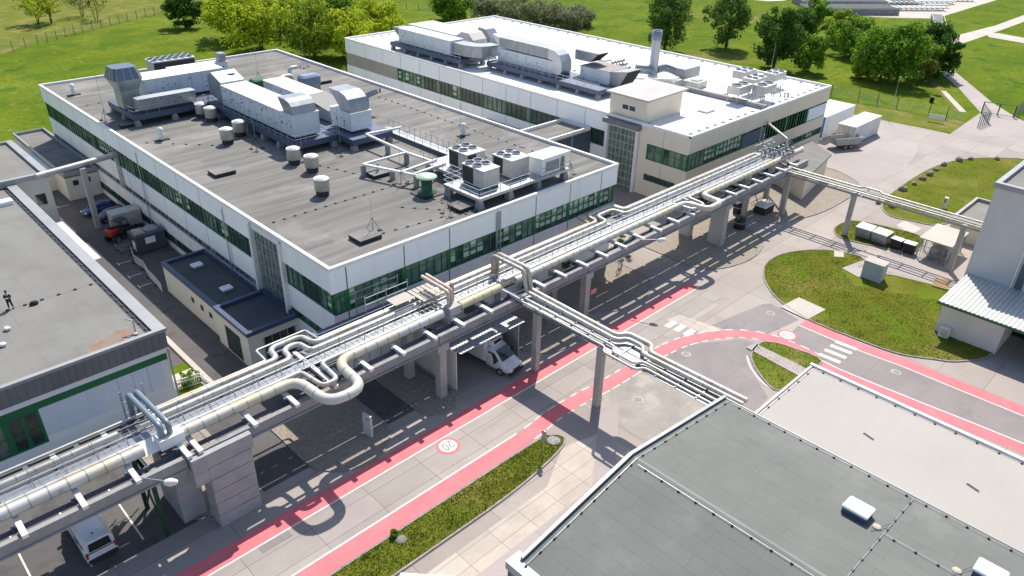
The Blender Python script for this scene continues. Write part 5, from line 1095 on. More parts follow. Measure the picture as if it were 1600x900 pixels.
# white van seen from behind (front towards +x local, parked nose away)
v = thing('parked_van', 'white van with dark rear window parked under the left end of the bridge', 'van', (5.75, 47.75, .02), rad(90)); v.scale = (1.12, 1.08, 1.1)
b = MB(); hull(b, [(-2.35, .90, .35, 1.05, .88), (-2.3, .95, .3, 1.25, .90), (-1.0, .96, .28, 1.25, .92), (1.2, .96, .28, 1.2, .9), (2.0, .93, .3, 1.05, .82), (2.45, .80, .38, .8, .65)]); hull(b, [(-2.22, .88, 1.15, 1.9, .70), (-1.9, .90, 1.15, 1.97, .74), (-.3, .90, 1.1, 1.98, .74), (.75, .9, 1.1, 1.92, .70), (1.05, .88, 1.1, 1.55, .74), (1.7, .86, 1.0, 1.12, .8)], c=.1); b.build('body', carwhite, v, True)
b = MB(); b.quad((-2.34, -.66, 1.25), (-2.34, .66, 1.25), (-2.14, .60, 1.84), (-2.14, -.60, 1.84)); b.box(-2.36, -2.30, -.68, .68, 1.2, 1.26); b.add([(-2.37, -.66, 1.24), (-2.37, .66, 1.24), (-2.20, .6, 1.8), (-2.20, -.6, 1.8)], [(3, 2, 1, 0)]); b.build('rear_window', dark, v, True)
b = MB()
for s in (-1, 1): b.add([(-1.9, s*.935, 1.22), (.9, s*.935, 1.2), (.7, s*.80, 1.72), (-1.8, s*.80, 1.76)], [(0, 1, 2, 3) if s < 0 else (3, 2, 1, 0)])
b.add([(1.75, -.76, 1.14), (1.75, .76, 1.14), (.98, .66, 1.80), (.98, -.66, 1.80)], [(0, 1, 2, 3)]); b.build('window', glass, v, True)
wheels(v, (-1.5, 1.5), .95)
for s in (-1, 1): MB().cbox(-2.40, -2.30, s*.86-.07, s*.86+.07, .78, 1.2, .02).build('tail_light', lightred, v, True)
b = MB(); b.box(-2.42, -2.36, -.26, .26, .72, .84); b.build('number_plate', white, v, True); MB().cbox(-2.46, -2.3, -.88, .88, .38, .6, .03).build('bumper', black, v, True)
b = MB(); b.box(-2.375, -2.355, -.9, .9, 1.06, 1.13); b.build('trim_strip', black, v, True)
for s in (-1, 1): MB().cbox(1.0, 1.25, s*1.06-.1, s*1.06+.1, 1.1, 1.32, .03).build('mirror', black, v, True)
b = MB(); b.add([(-.2, .97, .95), (-.9, .97, .95), (-.9, .93, 1.18), (-.2, .93, 1.18)], [(0, 1, 2, 3)]); b.build('side_logo', mat('blue_logo', (.03, .10, .35), .5), v, True)
MB().cyl(-1.7, .1, 1.97, 2.03, .05, n=8).build('aerial', black, v, True)
# box truck, nose towards the road
v = thing('box_truck', 'white refrigerated box truck under the corrugated canopy, nose out', 'truck', (41.7, 45.3, .02), rad(-84)); v.scale = (1.12, 1.1, 1.1)
MB().cbox(-4.0, 1.05, -1.08, 1.08, .85, 3.0, .05).build('cargo_box', mat('truck_white', (.66, .67, .69), .4), v, True)
b = MB(); hull(b, [(1.1, .98, .45, 2.25, .84), (1.6, 1.0, .42, 2.32, .84), (2.25, 1.0, .42, 1.95, .86), (2.75, .98, .42, 1.45, .86), (3.35, .94, .42, 1.25, .84), (3.75, .82, .45, 1.0, .7)]); b.build('cab', carwhite, v, True)
b = MB(); b.add([(2.86, -.82, 1.46), (2.86, .82, 1.46), (2.02, .72, 2.20), (2.02, -.72, 2.20)], [(0, 1, 2, 3)])
for s in (-1, 1): b.add([(1.35, s*1.0, 1.35), (2.6, s*1.0, 1.35), (2.05, s*.90, 1.95), (1.35, s*.90, 2.0)], [(0, 1, 2, 3) if s < 0 else (3, 2, 1, 0)])
b.build('windscreen', glass, v, True); b = MB(); b.cbox(3.55, 3.85, -.9, .9, .4, .68, .05); b.box(3.72, 3.80, -.45, .45, .72, .9); b.build('bumper', black, v, True)
MB().cbox(1.06, 1.6, -.65, .65, 2.35, 2.95, .06).build('refrigeration_unit', carwhite, v, True); MB().box(1.6, 1.62, -.5, .5, 2.5, 2.85).build('refrigeration_grille', dark, v, True)
for s in (-1, 1): MB().cbox(3.45, 3.72, s*.74-.14, s*.74+.14, .78, 1.02, .03).build('headlight', skyl, v, True); MB().cbox(2.2, 2.4, s*1.2-.12, s*1.2+.12, 1.25, 1.75, .03).build('mirror', black, v, True)
wheels(v, (-2.4, 2.7), 1.0, .38, .25); MB().box(-3.9, 2.4, -.4, .4, .45, .84).build('chassis', black, v, True)
def car(label, loc, rz, paint):
    v = thing('parked_car', label, 'car', loc, rz)
    b = MB(); hull(b, [(-2.2, .80, .35, .8, .72), (-1.9, .88, .25, .95, .80), (0, .9, .22, .95, .84), (1.2, .89, .25, .92, .8), (1.9, .84, .28, .8, .7), (2.2, .68, .35, .62, .5)]); b.build('body', paint, v, True)
    b = MB(); hull(b, [(-2.0, .74, .85, 1.0, .62), (-1.6, .78, .85, 1.4, .56), (-.2, .78, .85, 1.47, .58), (.5, .78, .85, 1.42, .56), (1.3, .76, .8, .93, .68)], c=.08); b.build('roof', paint, v, True)
    b = MB(); b.add([(1.24, -.66, .97), (1.24, .66, .97), (.52, .53, 1.43), (.52, -.53, 1.43)], [(0, 1, 2, 3)]); b.add([(-2.02, .6, 1.0), (-2.02, -.6, 1.0), (-1.64, -.52, 1.39), (-1.64, .52, 1.39)], [(0, 1, 2, 3)])
    for s in (-1, 1): b.add([(-1.7, s*.79, .98), (.95, s*.79, .98), (.45, s*.64, 1.36), (-1.5, s*.63, 1.34)], [(0, 1, 2, 3) if s < 0 else (3, 2, 1, 0)])
    b.build('window', glass, v, True); wheels(v, (-1.35, 1.35), .88, .32)
    for s in (-1, 1): MB().cbox(2.0, 2.16, s*.56-.14, s*.56+.14, .6, .74, .02).build('headlight', skyl, v, True)
    MB().box(2.16, 2.2, -.28, .28, .42, .54).build('number_plate', white, v, True)
car('blue estate car parked nose-out at the far end of the alley', (26.6, 106.9, .02), rad(180+12), carblue)
car('black car parked next to the blue one in the alley', (27.1, 103.6, .02), rad(180+12), carblack)
v = thing('telehandler', 'dark telehandler with red engine cover parked in the alley', 'tractor', (25.8, 96.6, .02), rad(205))
MB().cbox(-1.6, 1.5, -.7, .7, .7, 1.3, .1).build('chassis', black, v, True); MB().cbox(.6, 1.9, -.55, .55, 1.0, 1.75, .15).build('engine_cover', redp, v, True)
b = MB(); [b.bar((x, y, 1.2), (x*.8, y*.9, 2.5), .09) for x in (-1.0, .5) for y in (-.6, .6)]; b.cbox(-1.0, .5, -.62, .62, 2.45, 2.55, .04); b.build('cab_frame', black, v, True)
MB().bar((-1.5, .1, 1.3), (1.8, .1, 2.1), .25).build('lifting_arm', grille, v, True); wheels(v, (-1.1, 1.3), .95, .5, .35)
v = thing('box_trailer', 'grey-white box trailer standing behind the telehandler', 'trailer', (27.5, 99.3, .02), rad(0))
MB().cbox(-1.8, 1.8, -1.0, 1.0, .6, 2.6, .05).build('box', chw, v, True); wheels(v, (-.5, .5), .98, .3); MB().bar((-1.8, 0, .5), (-2.8, 0, .5), .1).build('drawbar', steel, v, True)
v = thing('tool_container', 'dark slate site container with stacked tubes on its roof', 'container', (27.2, 91.6, .02))
b = MB(); b.cbox(-1.7, 1.9, -1.3, 1.3, .1, 2.4, .05); b.build('box', slate, v, True); b = MB()
for i in range(14): b.box(-1.6+i*.25, -1.5+i*.25, -1.34, -1.28, .2, 2.3)
for i in range(9): b.box(-1.74, -1.68, -1.2+i*.28, -1.1+i*.28, .2, 2.3)
b.build('corrugation', slate, v, True); b = MB(); [b.tube([(-1.5+i*.14, -1.1, 2.5+.08*(i % 2)), (-1.3+i*.14, .9, 2.5)], .06, 8) for i in range(9)]; b.build('tube_stack', pipew, v, True)
MB().cbox(-.1, 1.5, -.7, .8, 2.4, 2.8, .3).build('tarpaulin', mat('grey_tarp', (.30, .31, .31), .7), v, True); b = MB(); b.box(-1.78, -1.75, -1.1, -.2, .5, 1.7); b.box(-.6, .6, -1.38, -1.35, 1.2, 2.0); b.build('notice_board', clad, v, True)
v = thing('wire_cart', 'small wire mesh cart next to the barrier fence', 'cart', (24.7, 92.7, .02)); b = MB()
for i in range(7): b.bar((-.8+i*.27, -.6, .3), (-.8+i*.27, -.6, 1.0), .03); b.bar((-.8+i*.27, .6, .3), (-.8+i*.27, .6, 1.0), .03); b.bar((-.8+i*.27, -.6, .3), (-.8+i*.27, .6, .3), .03)
for z in (.3, .65, 1.0): [b.bar(p, q, .03) for p, q in (((-.8, -.6, z), (.8, -.6, z)), ((-.8, .6, z), (.8, .6, z)), ((-.8, -.6, z), (-.8, .6, z)), ((.8, -.6, z), (.8, .6, z)))]
b.build('mesh_basket', steel, v, True); wheels(v, (-.6, .6), .55, .15, .08)
# barrier fence in the alley
bar_pts = [(25.0, 91.0), (24.4, 88.6), (24.6, 86.2), (24.2, 83.8), (24.1, 81.4), (23.9, 79.4)]
for k, (a, b_) in enumerate(zip(bar_pts[:-1], bar_pts[1:])):
    v = thing('barrier', 'white lattice barrier panel number %s from the dark container in the alley' % ('one', 'two', 'three', 'four', 'five')[k], 'barrier', (*a, .02), 0, 'barrier panels in the alley')
    A_ = Vector((*a, 0)); B_ = Vector((*b_, 0)); m_ = MB(); n = 12
    for z in (.15, .55, 1.05): m_.bar(A_+Vector((0, 0, z)), B_+Vector((0, 0, z)), .05, .09)
    for i in range(n+1): p = A_+(B_-A_)*i/n; m_.bar(p+Vector((0, 0, .15)), p+Vector((0, 0, 1.05)), .035)
    m_.build('lattice', white, v); m_ = MB(); m_.box(a[0]-.35, a[0]+.35, a[1]-.1, a[1]+.1, .02, .12); m_.build('foot', black, v)
# small garden with white lattice fence by the workshop corner
sheet('garden_lawn', [(17.3, 54.5), (20.0, 56.4), (20.0, 64.5), (17.3, 64.5)], .05, grass)
mb = MB(); mb.box(20.0, 20.5, 55, 70.0, 0, .22); tag(mb.build('garden_kerb', path_m), kind='structure')
sheet('garden_slab', [(17.3, 61.0), (20.0, 61.0), (20.0, 63.2), (17.3, 63.2)], .06, path_m)
lf = [((17.4, 60.6), (19.6, 60.2)), ((19.6, 60.2), (19.8, 57.2)), ((19.8, 57.2), (18.0, 54.8))]
for k, (a, b_) in enumerate(lf):
    v = thing('barrier', ('rear', 'middle', 'front red-lamp')[k]+' white lattice panel round the tiny garden', 'barrier', (*a, .05), 0, 'garden barrier panels')
    A_ = Vector((*a, .05)); B_ = Vector((*b_, .05)); m_ = MB(); n = 12
    for z in (.1, .8, 1.1): m_.bar(A_+Vector((0, 0, z)), B_+Vector((0, 0, z)), .06, .1)
    for i in range(n+1): p = A_+(B_-A_)*i/n; m_.bar(p+Vector((0, 0, .1)), p+Vector((0, 0, 1.1)), .05, .05)
    m_.build('lattice', white, v)
    if k == 2: MB().cbox(a[0]-1.2, a[0]-1.0, a[1]-1.5, a[1]-1.3, 1.1, 1.35, .03).build('warning_lamp', redp, v)
# ================================================================ TREES
def crown(rx, rz, nclump, nleaf, size, seed, taper=0.0, open_=0.0):
    r = random.Random(seed); mb = MB(); cl = []
    while len(cl) < nclump:
        p = Vector((r.uniform(-1, 1), r.uniform(-1, 1), r.uniform(-1, 1))); L = p.length
        if L > 1 or L < .35+open_*.2: continue
        w_ = 1-taper*max(0, p.z)*.6
        ang = math.atan2(p.y, p.x); lump = 1+.22*math.sin(3*ang+seed)+.16*math.sin(5*p.z+seed*2)+.1*math.sin(7*ang+3*p.z)
        cl.append(Vector((p.x*rx*w_*lump, p.y*rx*w_*lump, p.z*rz)))
    for c in cl:
        cr_ = rx*r.uniform(.16, .34); k = int(nleaf*r.uniform(.5, 1.4))
        for _ in range(k):
            d = Vector((r.gauss(0, 1), r.gauss(0, 1), r.gauss(0, .75))); d = d.normalized()*cr_*r.uniform(.45, 1.05)
            p = c+d; n = (d.normalized()+Vector((r.gauss(0, .5), r.gauss(0, .5), r.gauss(.3, .5)))).normalized()
            a = n.orthogonal().normalized(); a.rotate(Matrix.Rotation(r.uniform(0, 6.28), 3, n)); b_ = n.cross(a); s = size*r.uniform(.6, 1.3)
            mb.add([p+a*s, p+b_*s*.7, p-a*s, p-b_*s*.7], [(0, 1, 2, 3)])
    return mb
def trunk(h, r0, rx, rz, seed, lean=0, stems=1):
    r = random.Random(seed+99); mb = MB()
    for st in range(stems):
        a0 = r.uniform(0, 6.28); off = Vector((math.cos(a0)*.4, math.sin(a0)*.4, 0)) if stems > 1 else Vector((0, 0, 0))
        top = Vector((lean+off.x*3, off.y*3, h)); p0 = off; prev = p0; n = 5
        for i in range(n):
            q = off+(top-off)*(i+1)/n+Vector((r.gauss(0, .12), r.gauss(0, .12), 0)); mb.tube([prev, q], r0*(1-.7*i/n)/(1 if stems == 1 else 1.5), 8, 0); prev = q
            if i >= 1:
                for _ in range(3):
                    a = r.uniform(0, 6.28); e = q+Vector((math.cos(a)*rx*.65, math.sin(a)*rx*.65, rz*r.uniform(.2, .6))); mb.bar(q, e, r0*.45*(1-.6*i/n)); mb.bar(q+(e-q)*.6, e+Vector((r.gauss(0, .6), r.gauss(0, .6), r.uniform(.3, 1.2))), r0*.22)
    return mb
TC = {}
def tree(name, kindn, label, u, v, vtop, wpx, lm, group, taper=0., nclump=70, nleaf=55, base=.25, size=.30, stems=1, seed=1, h=None):
    x, y = g(u, v); h = h or top_of(u, v, max(vtop, -60)); dist = math.sqrt(x*x+y*y+43*43); rx = wpx/2*dist/FPX
    rz = h*(1-base)/2; key = None
    root = thing(name, label, 'tree' if 'bush' not in name else 'bush', (x, y, 0), R_.uniform(0, 6), group)
    root['label'] = label
    t = trunk(h*.72, max(.14, h*.022), rx, rz, seed, 0, stems); t.build('trunk', bark, root, True)
    c = crown(rx, rz, int(nclump*1.15), int(nleaf*1.5), size*1.35, seed, taper); co_ = c.build('crown', lm, root, True); co_.location = (0, 0, h-rz)
g_ = 'trees on the meadow'
tree('tree', 0, 'dark round-crowned tree standing alone by the far left fence', 290, 44, -8, 46, leafD, g_, nclump=55, seed=3, base=.12, size=.26)
TY = [(368, 62, -25, 62, 'yellow-green tree leftmost of the big clump behind the main hall'), (408, 82, -8, 78, 'broad yellow-green tree nearest the roof edge in the clump'), (448, 48, -30, 70, 'yellow-green tree at the back middle of the clump'), (490, 88, -2, 78, 'yellow-green tree with thick shadow in the front of the clump'), (520, 60, -30, 66, 'tall green-yellow tree behind the front ones'), (548, 92, 18, 70, 'low bright tree at the right front of the clump'), (585, 70, 0, 72, 'rightmost lime-coloured tree of the clump')]
TY = [(u, v_, vt, w_*1.22, l) for u, v_, vt, w_, l in TY]
for i, (u, v_, vt, w_, l) in enumerate(TY): tree('tree', 0, l, u, v_, vt, w_, [leafY, leafY, leafP, leafP, leafG, leafY, leafY][i], 'yellow-green tree clump', nclump=75, nleaf=60, seed=20+i, base=.12, size=.27, stems=2)
tree('tree', 0, 'thin multi-stemmed yellow tree beyond the left fence', 60, 38, -14, 48, leafY, g_, nclump=22, nleaf=30, seed=31, base=.3, size=.22, stems=3)
tree('tree', 0, 'second thin yellow tree right beside the thinnest one at top left', 80, 36, -16, 44, leafY, g_, nclump=22, nleaf=30, seed=32, base=.3, size=.22, stems=3)
tree('tree', 0, 'nearly bare bronze tree beyond the fence at top left', 128, 26, -16, 40, leafO, g_, nclump=16, nleaf=18, seed=33, base=.3, size=.2, stems=3)
tree('tree', 0, 'nearly bare bronze tree with dark stem closer to the fence', 152, 31, -12, 34, leafO, g_, nclump=12, nleaf=18, seed=34, base=.3, size=.2, stems=2)
tree('tree', 0, 'dark green tree peeking over the rear hall roof left of the grey bushes', 708, 34, -14, 66, leafG, g_, nclump=60, seed=35, base=.1)
for i, (u, v_, vt, w_) in enumerate(((760, 34, -6, 60), (805, 38, -8, 66), (850, 43, 0, 62), (888, 46, 8, 62), (905, 40, 10, 40))):
    tree('willow_bush', 0, ('leftmost', 'second', 'middle', 'fourth', 'rightmost small')[i]+' of the grey-green willow bushes behind the white roof', u, v_, vt, w_, leafW, 'grey-green willow bushes', nclump=55, nleaf=50, seed=40+i, base=.02, size=.22)
tree('birch_tree', 0, 'left drooping birch behind the exhaust stack', 1038, 80, -22, 64, leafB, 'birches behind the rear hall', nclump=110, nleaf=50, seed=50, base=.04, size=.22, taper=.2)
tree('birch_tree', 0, 'right drooping birch with a ring of shade at its foot', 1134, 76, -22, 58, leafB, 'birches behind the rear hall', nclump=100, nleaf=50, seed=51, base=.07, size=.22, taper=.25)
TR = [(1208, 108, 8, 66, leafD, 'large dark maple at the left end of the right-hand grove'), (1268, 62, -4, 46, leafG, 'tall green tree behind the small conical one'), (1262, 112, 53, 46, leafG, 'small conical tree in front of the grove'), (1305, 70, 14, 40, leafP, 'light green slim tree in the middle of the grove'), (1328, 88, 26, 58, leafG, 'low spreading green tree with forked trunk'), (1374, 126, 42, 74, leafG, 'broad green tree in the front centre of the grove'), (1400, 130, 36, 66, leafG, 'full green tree beside the broad front one'), (1436, 124, 68, 42, leafO, 'bronze-tinted smaller tree in front of the dark ones'), (1446, 112, 36, 52, leafD, 'dark conical tree towards the path'), (1462, 122, 58, 42, leafD, 'dark rightmost tree of the grove by the road'), (1345, 122, 86, 34, leafP, 'pale green young tree at the left foot of the broad one'), (1238, 70, 12, 50, leafD, 'dark tree wedged between the maple and the tall green tree')]
for i, (u, v_, vt, w_, lm, l) in enumerate(TR): tree('tree', 0, l, u, v_, vt, w_, lm, 'grove behind the fence on the right', nclump=80 if w_ > 50 else 50, nleaf=58, seed=60+i, base=.1, size=.24, taper=.5 if 'conical' in l else .15)
def bush(u, v, r, m, l, seed, h=1.5, z=0):
    x, y = g(u, v, z); b_ = thing('bush', l, 'bush', (x, y, z)); c = crown(r, h/2, 26, 45, .10, seed); o = c.build('crown', m, b_, True); o.location = (0, 0, h/2)
    t = MB(); [t.bar((0, 0, 0), (math.cos(a)*r*.5, math.sin(a)*r*.5, h*.6), .05) for a in (0, 1.3, 2.6, 3.9, 5.2)]; t.build('stem', bark, b_, True)
bush(298, 598, .9, leafG, 'rounded shrub inside the tiny fenced garden', 90, 1.3)
bush(616, 838, .3, leafG, 'weedy clump around the stone in the verge strip', 91, .5, .1)
for i, (x, y, l) in enumerate(((70.6, 50.5, 'shrub at the right front corner of the main hall'), (60.5, 50.6, 'shrub below the bright windows of the main hall'), (53.5, 50.4, 'shrub behind the bridge near the double arch'), (91.5, 52.4, 'shrub before the cream front wing'), (100, 52.4, 'shrub in the middle of the cream wing front'), (108.5, 52, 'shrub near the silver crossing pipe'), (38.5, 50.6, 'shrub right of the scaffold'))):
    b_ = thing('bush', l, 'bush', (x, y, 0)); c = crown(1.1, 1.4, 30, 40, .1, 100+i); o = c.build('crown', leafD, b_, True); o.location = (0, 0, 1.4); t = MB(); [t.bar((0, 0, 0), (math.cos(a)*.6, math.sin(a)*.6, 1.8), .06) for a in (0, 1.3, 2.6, 3.9, 5.2)]; t.build('stem', bark, b_, True)
# ================================================================ FENCES, GATE, POLES
def fence(label, pts, h=2.1, step=2.9, postm=black, wires=5, name='mesh_fence'):
    r = thing(name, label, 'fence', (*pts[0], 0)); wv = MB(); n_all = 0; blk = None
    for a, b_ in zip(pts[:-1], pts[1:]):
        A_ = Vector((*a, 0)); B_ = Vector((*b_, 0)); L = (B_-A_).length; n = max(1, round(L/step))
        for i in range(n):
            p = A_+(B_-A_)*i/n; n_all += 1
            if blk is None: m_ = MB(); m_.bar((0, 0, 0), (0, 0, h), .11); m_.bar((0, 0, h), (.25, .2, h+.3), .06); blk = m_.build('post', postm, r, True); o = blk
            else: o = bpy.data.objects.new('post', blk.data); COL.objects.link(o); o.parent = r
            o.location = p-Vector(r.location)
        for k in range(wires+1): z = .1+(h-.15)*k/wires; wv.bar(A_+Vector((0, 0, z)), B_+Vector((0, 0, z)), .022)
        m2 = int(L/.3)
        for i in range(m2): p = A_+(B_-A_)*i/m2; wv.bar(p+Vector((0, 0, .05)), p+Vector((0, 0, h)), .014)
    wv.build('wire_mesh', steel, r)
fence('long mesh fence with dark posts crossing the meadow at top left', gp([(-30, 92), (0, 85), (60, 70), (130, 51), (200, 33), (255, 21), (330, 6), (370, -2)]), 2.2, 3.4, wires=5)
fence('mesh fence with slim posts between the grove and the yard', gp([(1298, 150), (1340, 159), (1400, 170), (1450, 181), (1505, 194)]), 2.3, 4.6)
fence('dark mesh fence left of the open gate', gp([(1527, 200), (1545, 192)]), 2.3, 1.2, greend, 7)
fence('dark green mesh fence right of the gate', gp([(1584, 184), (1600, 172), (1640, 150)]), 2.3, 1.2, greend, 7)
fence('faint fence line far behind the meadow', gp([(600, 12), (690, 18), (720, 20)]), 1.8, 4, wires=3)
gt = thing('steel_gate', 'dark steel gate frame standing open across the approach road', 'gate', (*g(1560, 181), 0))
A_ = g(1533, 177); B_ = g(1583, 184); Cc = g(1544, 194); m_ = MB(); Mx = ((A_[0]+B_[0])/2, (A_[1]+B_[1])/2)
for p in (A_, Mx, B_): m_.bar((*p, 0), (*p, 2.4), .2)
m_.bar((*A_, 2.4), (*B_, 2.4), .12); m_.bar((*A_, .25), (*B_, .25), .08); m_.build('frame', greend, gt)
m_ = MB(); [m_.bar((A_[0]+(Cc[0]-A_[0])*i/9, A_[1]+(Cc[1]-A_[1])*i/9, .1), (A_[0]+(Cc[0]-A_[0])*i/9, A_[1]+(Cc[1]-A_[1])*i/9, 2.1), .06) for i in range(10)]; m_.bar((*A_, 2.1), (*Cc, 2.1), .1); m_.bar((*A_, .2), (*Cc, .2), .1); m_.build('gate_leaf', greend, gt)
def post(name, label, cat, u, v, h, head=None, r=.06):
    x, y = g(u, v); o = thing(name, label, cat, (x, y, 0)); MB().cyl(0, 0, 0, h, r, r*.7, 8).build('pole', steel, o, True)
    if head == 'lamp': MB().cbox(-.15, .55, -.14, .14, h, h+.12, .03).build('lamp_head', steel, o, True)
    return o
post('street_lamp', 'slim street lamp in front of the grove', 'lamp', 1398, 151, 4.2, 'lamp'); post('flag_pole', 'slim white mast behind the yard edge, left one', 'mast', 1366, 187, 5, None, .05); post('flag_pole', 'slim white mast behind the yard edge, right one with foot', 'mast', 1388, 190, 6, None, .05)
x, y = g(1455, 160); o = thing('litter_bin', 'dark litter bin on the grass left of the path', 'bin', (x, y, 0)); MB().lathe(0, 0, [(.4, 0), (.5, .9), (.55, .95), (0, 1.1)], 12).build('bin_body', dark, o, True); MB().cyl(.0, .3, 0, .3, .06, n=6).build('foot', steel, o, True)
x, y = g(1461, 191); o = thing('notice_sign', 'white rectangular sign in the grass by the yard edge', 'sign', (x, y, 0), rad(-80)); MB().box(-1.5, 1.5, -.04, .04, .6, 1.5).build('board', white, o, True); MB().box(-1.3, -1.25, -.06, .06, 0, .6).box(1.25, 1.3, -.06, .06, 0, .6).build('leg', steel, o, True)
m_ = MB(); [m_.box(-1.3, .9-.3*(k % 2), .042, .05, 1.32-.16*k, 1.36-.16*k) for k in range(4)]; m_.build('lettering', steel, o, True)
# embankment steps and storage yard, top right
x, y = g(1465, 48); st = thing('outdoor_steps', 'concrete steps with rails leading up the green bank, top right', 'steps', (x, y, 0)); m_ = MB()
S0 = Vector((*g(1470, 52), 0)); S1 = Vector((*g(1461, 31), 0)); dS = (S1-S0); pe = Vector((-dS.y, dS.x, 0)).normalized()
for i in range(16): p = S0+dS*i/16; q = S0+dS*(i+1)/16; m_.ext([p-pe*1.6, q-pe*1.6, q-pe*1.6+Vector((0, 0, .12*(i+1))), p-pe*1.6+Vector((0, 0, .12*(i+1)))], None, pe*3.2)
m_.build('flight', concw, st); m_ = MB()
for s_ in (-1.7, 1.7): m_.bar(S0+pe*s_+Vector((0, 0, .9)), S1+pe*s_+Vector((0, 0, 2.8)), .1)
m_.build('handrail', white, st)
sheds = [(1415, 16, 30, 4, 'long low steel frame in the storage yard, front one'), (1440, 6, 26, 4, 'grey slatted racks in the middle of the storage yard'), (1380, 6, 26, 5, 'pinkish stack at the back of the storage yard'), (1462, 12, 10, 3, 'small rack at the right of the storage yard'), (1500, 2, 12, 3, 'pallet stack near the edge of the storage yard')]
for u, v_, L, w_, l in sheds:
    x, y = g(u, v_); o = thing('storage_rack', l, 'rack', (x, y, 0), rad(-38), 'racks in the storage yard'); m_ = MB()
    for i in range(int(L/2)): m_.box(-L/2+i*2, -L/2+i*2+1.5, -w_/2, w_/2, .9, 1.15); m_.box(-L/2+i*2, -L/2+i*2+.2, -w_/2, -w_/2+.2, 0, .9); m_.box(-L/2+i*2, -L/2+i*2+.2, w_/2-.2, w_/2, 0, .9)
    m_.build('frame', steel, o, True)
for u, v_, l in ((1310, 8, 'dark grey storage tank roof behind the trees, left'), (1325, 20, 'dark grey basin with rim behind the trees, front')):
    x, y = g(u, v_); o = thing('basin', l, 'basin', (x, y, 0), rad(-38)); MB().cbox(-16, 16, -5, 5, 0, 2.2, .2).build('wall', concw, o, True); MB().box(-15.5, 15.5, -4.5, 4.5, 2.2, 2.3).build('cover', darkroof, o, True); m_ = MB(); rails(m_, [(-15.6, -4.6), (15.6, -4.6), (15.6, 4.6), (-15.6, 4.6)], 2.25, 1.1, True, 3); m_.build('handrail', steel, o, True)
# ================================================================ YARD OBJECTS
def container(label, cx, cy_, rz, L, w_, h, body, roofm, end=None):
    o = thing('container', label, 'container', (cx, cy_, .02), rz, 'containers behind the rear hall')
    b = MB(); b.box(-L/2, L/2, -w_/2, w_/2, .15, h); b.build('box', body, o, True); b = MB()
    n = int(L/.3)
    for i in range(n): b.box(-L/2+.1+i*.3, -L/2+.22+i*.3, -w_/2-.03, w_/2+.03, .25, h-.12)
    for x in (-L/2, L/2-.1): b.box(x-.02, x+.12, -w_/2-.04, w_/2+.04, .0, h+.02)
    b.build('rib', body, o, True); MB().box(-L/2-.04, L/2+.04, -w_/2-.05, w_/2+.05, h+.021, h+.08).build('roof', roofm, o, True)
    if end: b = MB(); b.box(-L/2-.05, -L/2-.021, -w_/2+.05, w_/2-.05, .25, h-.1); b.build('door', end, o, True); b = MB(); [b.bar((-L/2-.08, s, .3), (-L/2-.08, s, h-.15), .05) for s in (-.4, .4)]; b.build('door_bar', steel, o, True)
container('big blue-ended double container with white roof behind the rear hall', 140.5, 57.4, 0, 12.0, 5.0, 4.2, clad, white, bluec)
container('plain white container right of the blue-ended one', 140.8, 51.2, 0, 11.0, 3.2, 3.4, white, white, chw)
o = thing('skip', 'open grey skip with ramp and red coupling in front of the containers', 'skip', (133.5, 50.2, 0), rad(-28)); b = MB()
b.ext([(-2.6, -1.2, .9), (2.0, -1.2, .9), (2.9, -1.2, 2.1), (-3.1, -1.2, 2.1)], None, (0, .12, 0)); b.ext([(-2.6, 1.1, .9), (2.0, 1.1, .9), (2.9, 1.1, 2.1), (-3.1, 1.1, 2.1)], None, (0, .12, 0)); b.box(-2.6, 2.0, -1.08, 1.1, .85, .95); b.quad((2.0, -1.1, .9), (2.0, 1.1, .9), (2.9, 1.1, 2.1), (2.9, -1.1, 2.1)); b.quad((-2.6, 1.1, .9), (-2.6, -1.1, .9), (-3.1, -1.1, 2.1), (-3.1, 1.1, 2.1)); b.build('tub', concp, o, True)
wheels(o, (-.6, .6), 1.05, .4); MB().box(1.8, 3.2, -.3, .3, .4, .8).build('coupling', redp, o, True)
o = thing('concrete_shed', 'cream concrete shed with half-shaded flat roof at the bridge end', 'shed', (112, 47, 0)); b = MB(); b.prism([(104.5, 43.6), (116.5, 45.8), (120.5, 50.6), (108, 50.6)], 0, 3.6); b.build('wall', cladB, o); b = MB(); b.prism([(104.2, 43.3), (116.8, 45.5), (121, 51), (107.8, 51)], 3.6, 3.85); b.build('roof', roofC, o)
# refuse area
def dumpster(label, x, y, L, m, lm, lid, rz=0, h=1.3, w_=1.1):
    o = thing('dumpster', label, 'waste container', (x, y, .02), rz, 'waste containers on the bin lawn')
    b = MB(); b.ext([(-L/2+.1, -w_/2+.12, .2), (-L/2+.1, w_/2-.12, .2), (-L/2, w_/2, h), (-L/2, -w_/2, h)], None, (L, 0, 0)); b.box(-L/2-.06, L/2+.06, -w_/2-.06, w_/2+.06, h-.12, h); b.build('tub', m, o, True)
    n = int(L/.22); b = MB(); b.box(-L/2-.05, L/2+.05, -w_/2-.05, w_/2+.05, h, h+.06)
    if lid: [b.box(-L/2+i*.22, -L/2+i*.22+.12, -w_/2-.03, w_/2+.03, h+.06, h+.11) for i in range(n)]
    b.build('lid', lm, o, True); b = MB(); [b.cyl(x_, y_, 0, .2, .09, n=8) for x_ in (-L/2+.3, L/2-.3) for y_ in (-.4, .4)]; b.build('castor', black, o, True)
dumpster('grey steel dumpster with ribbed lid, nearer the concrete pole', 98.9, 31.7, 1.95, ahud, white, 1, rad(-88), 1.5, 2.1); dumpster('grey steel dumpster with ribbed lid beside the black bins', 98.9, 29.5, 1.95, ahud, white, 1, rad(-92), 1.5, 2.1)
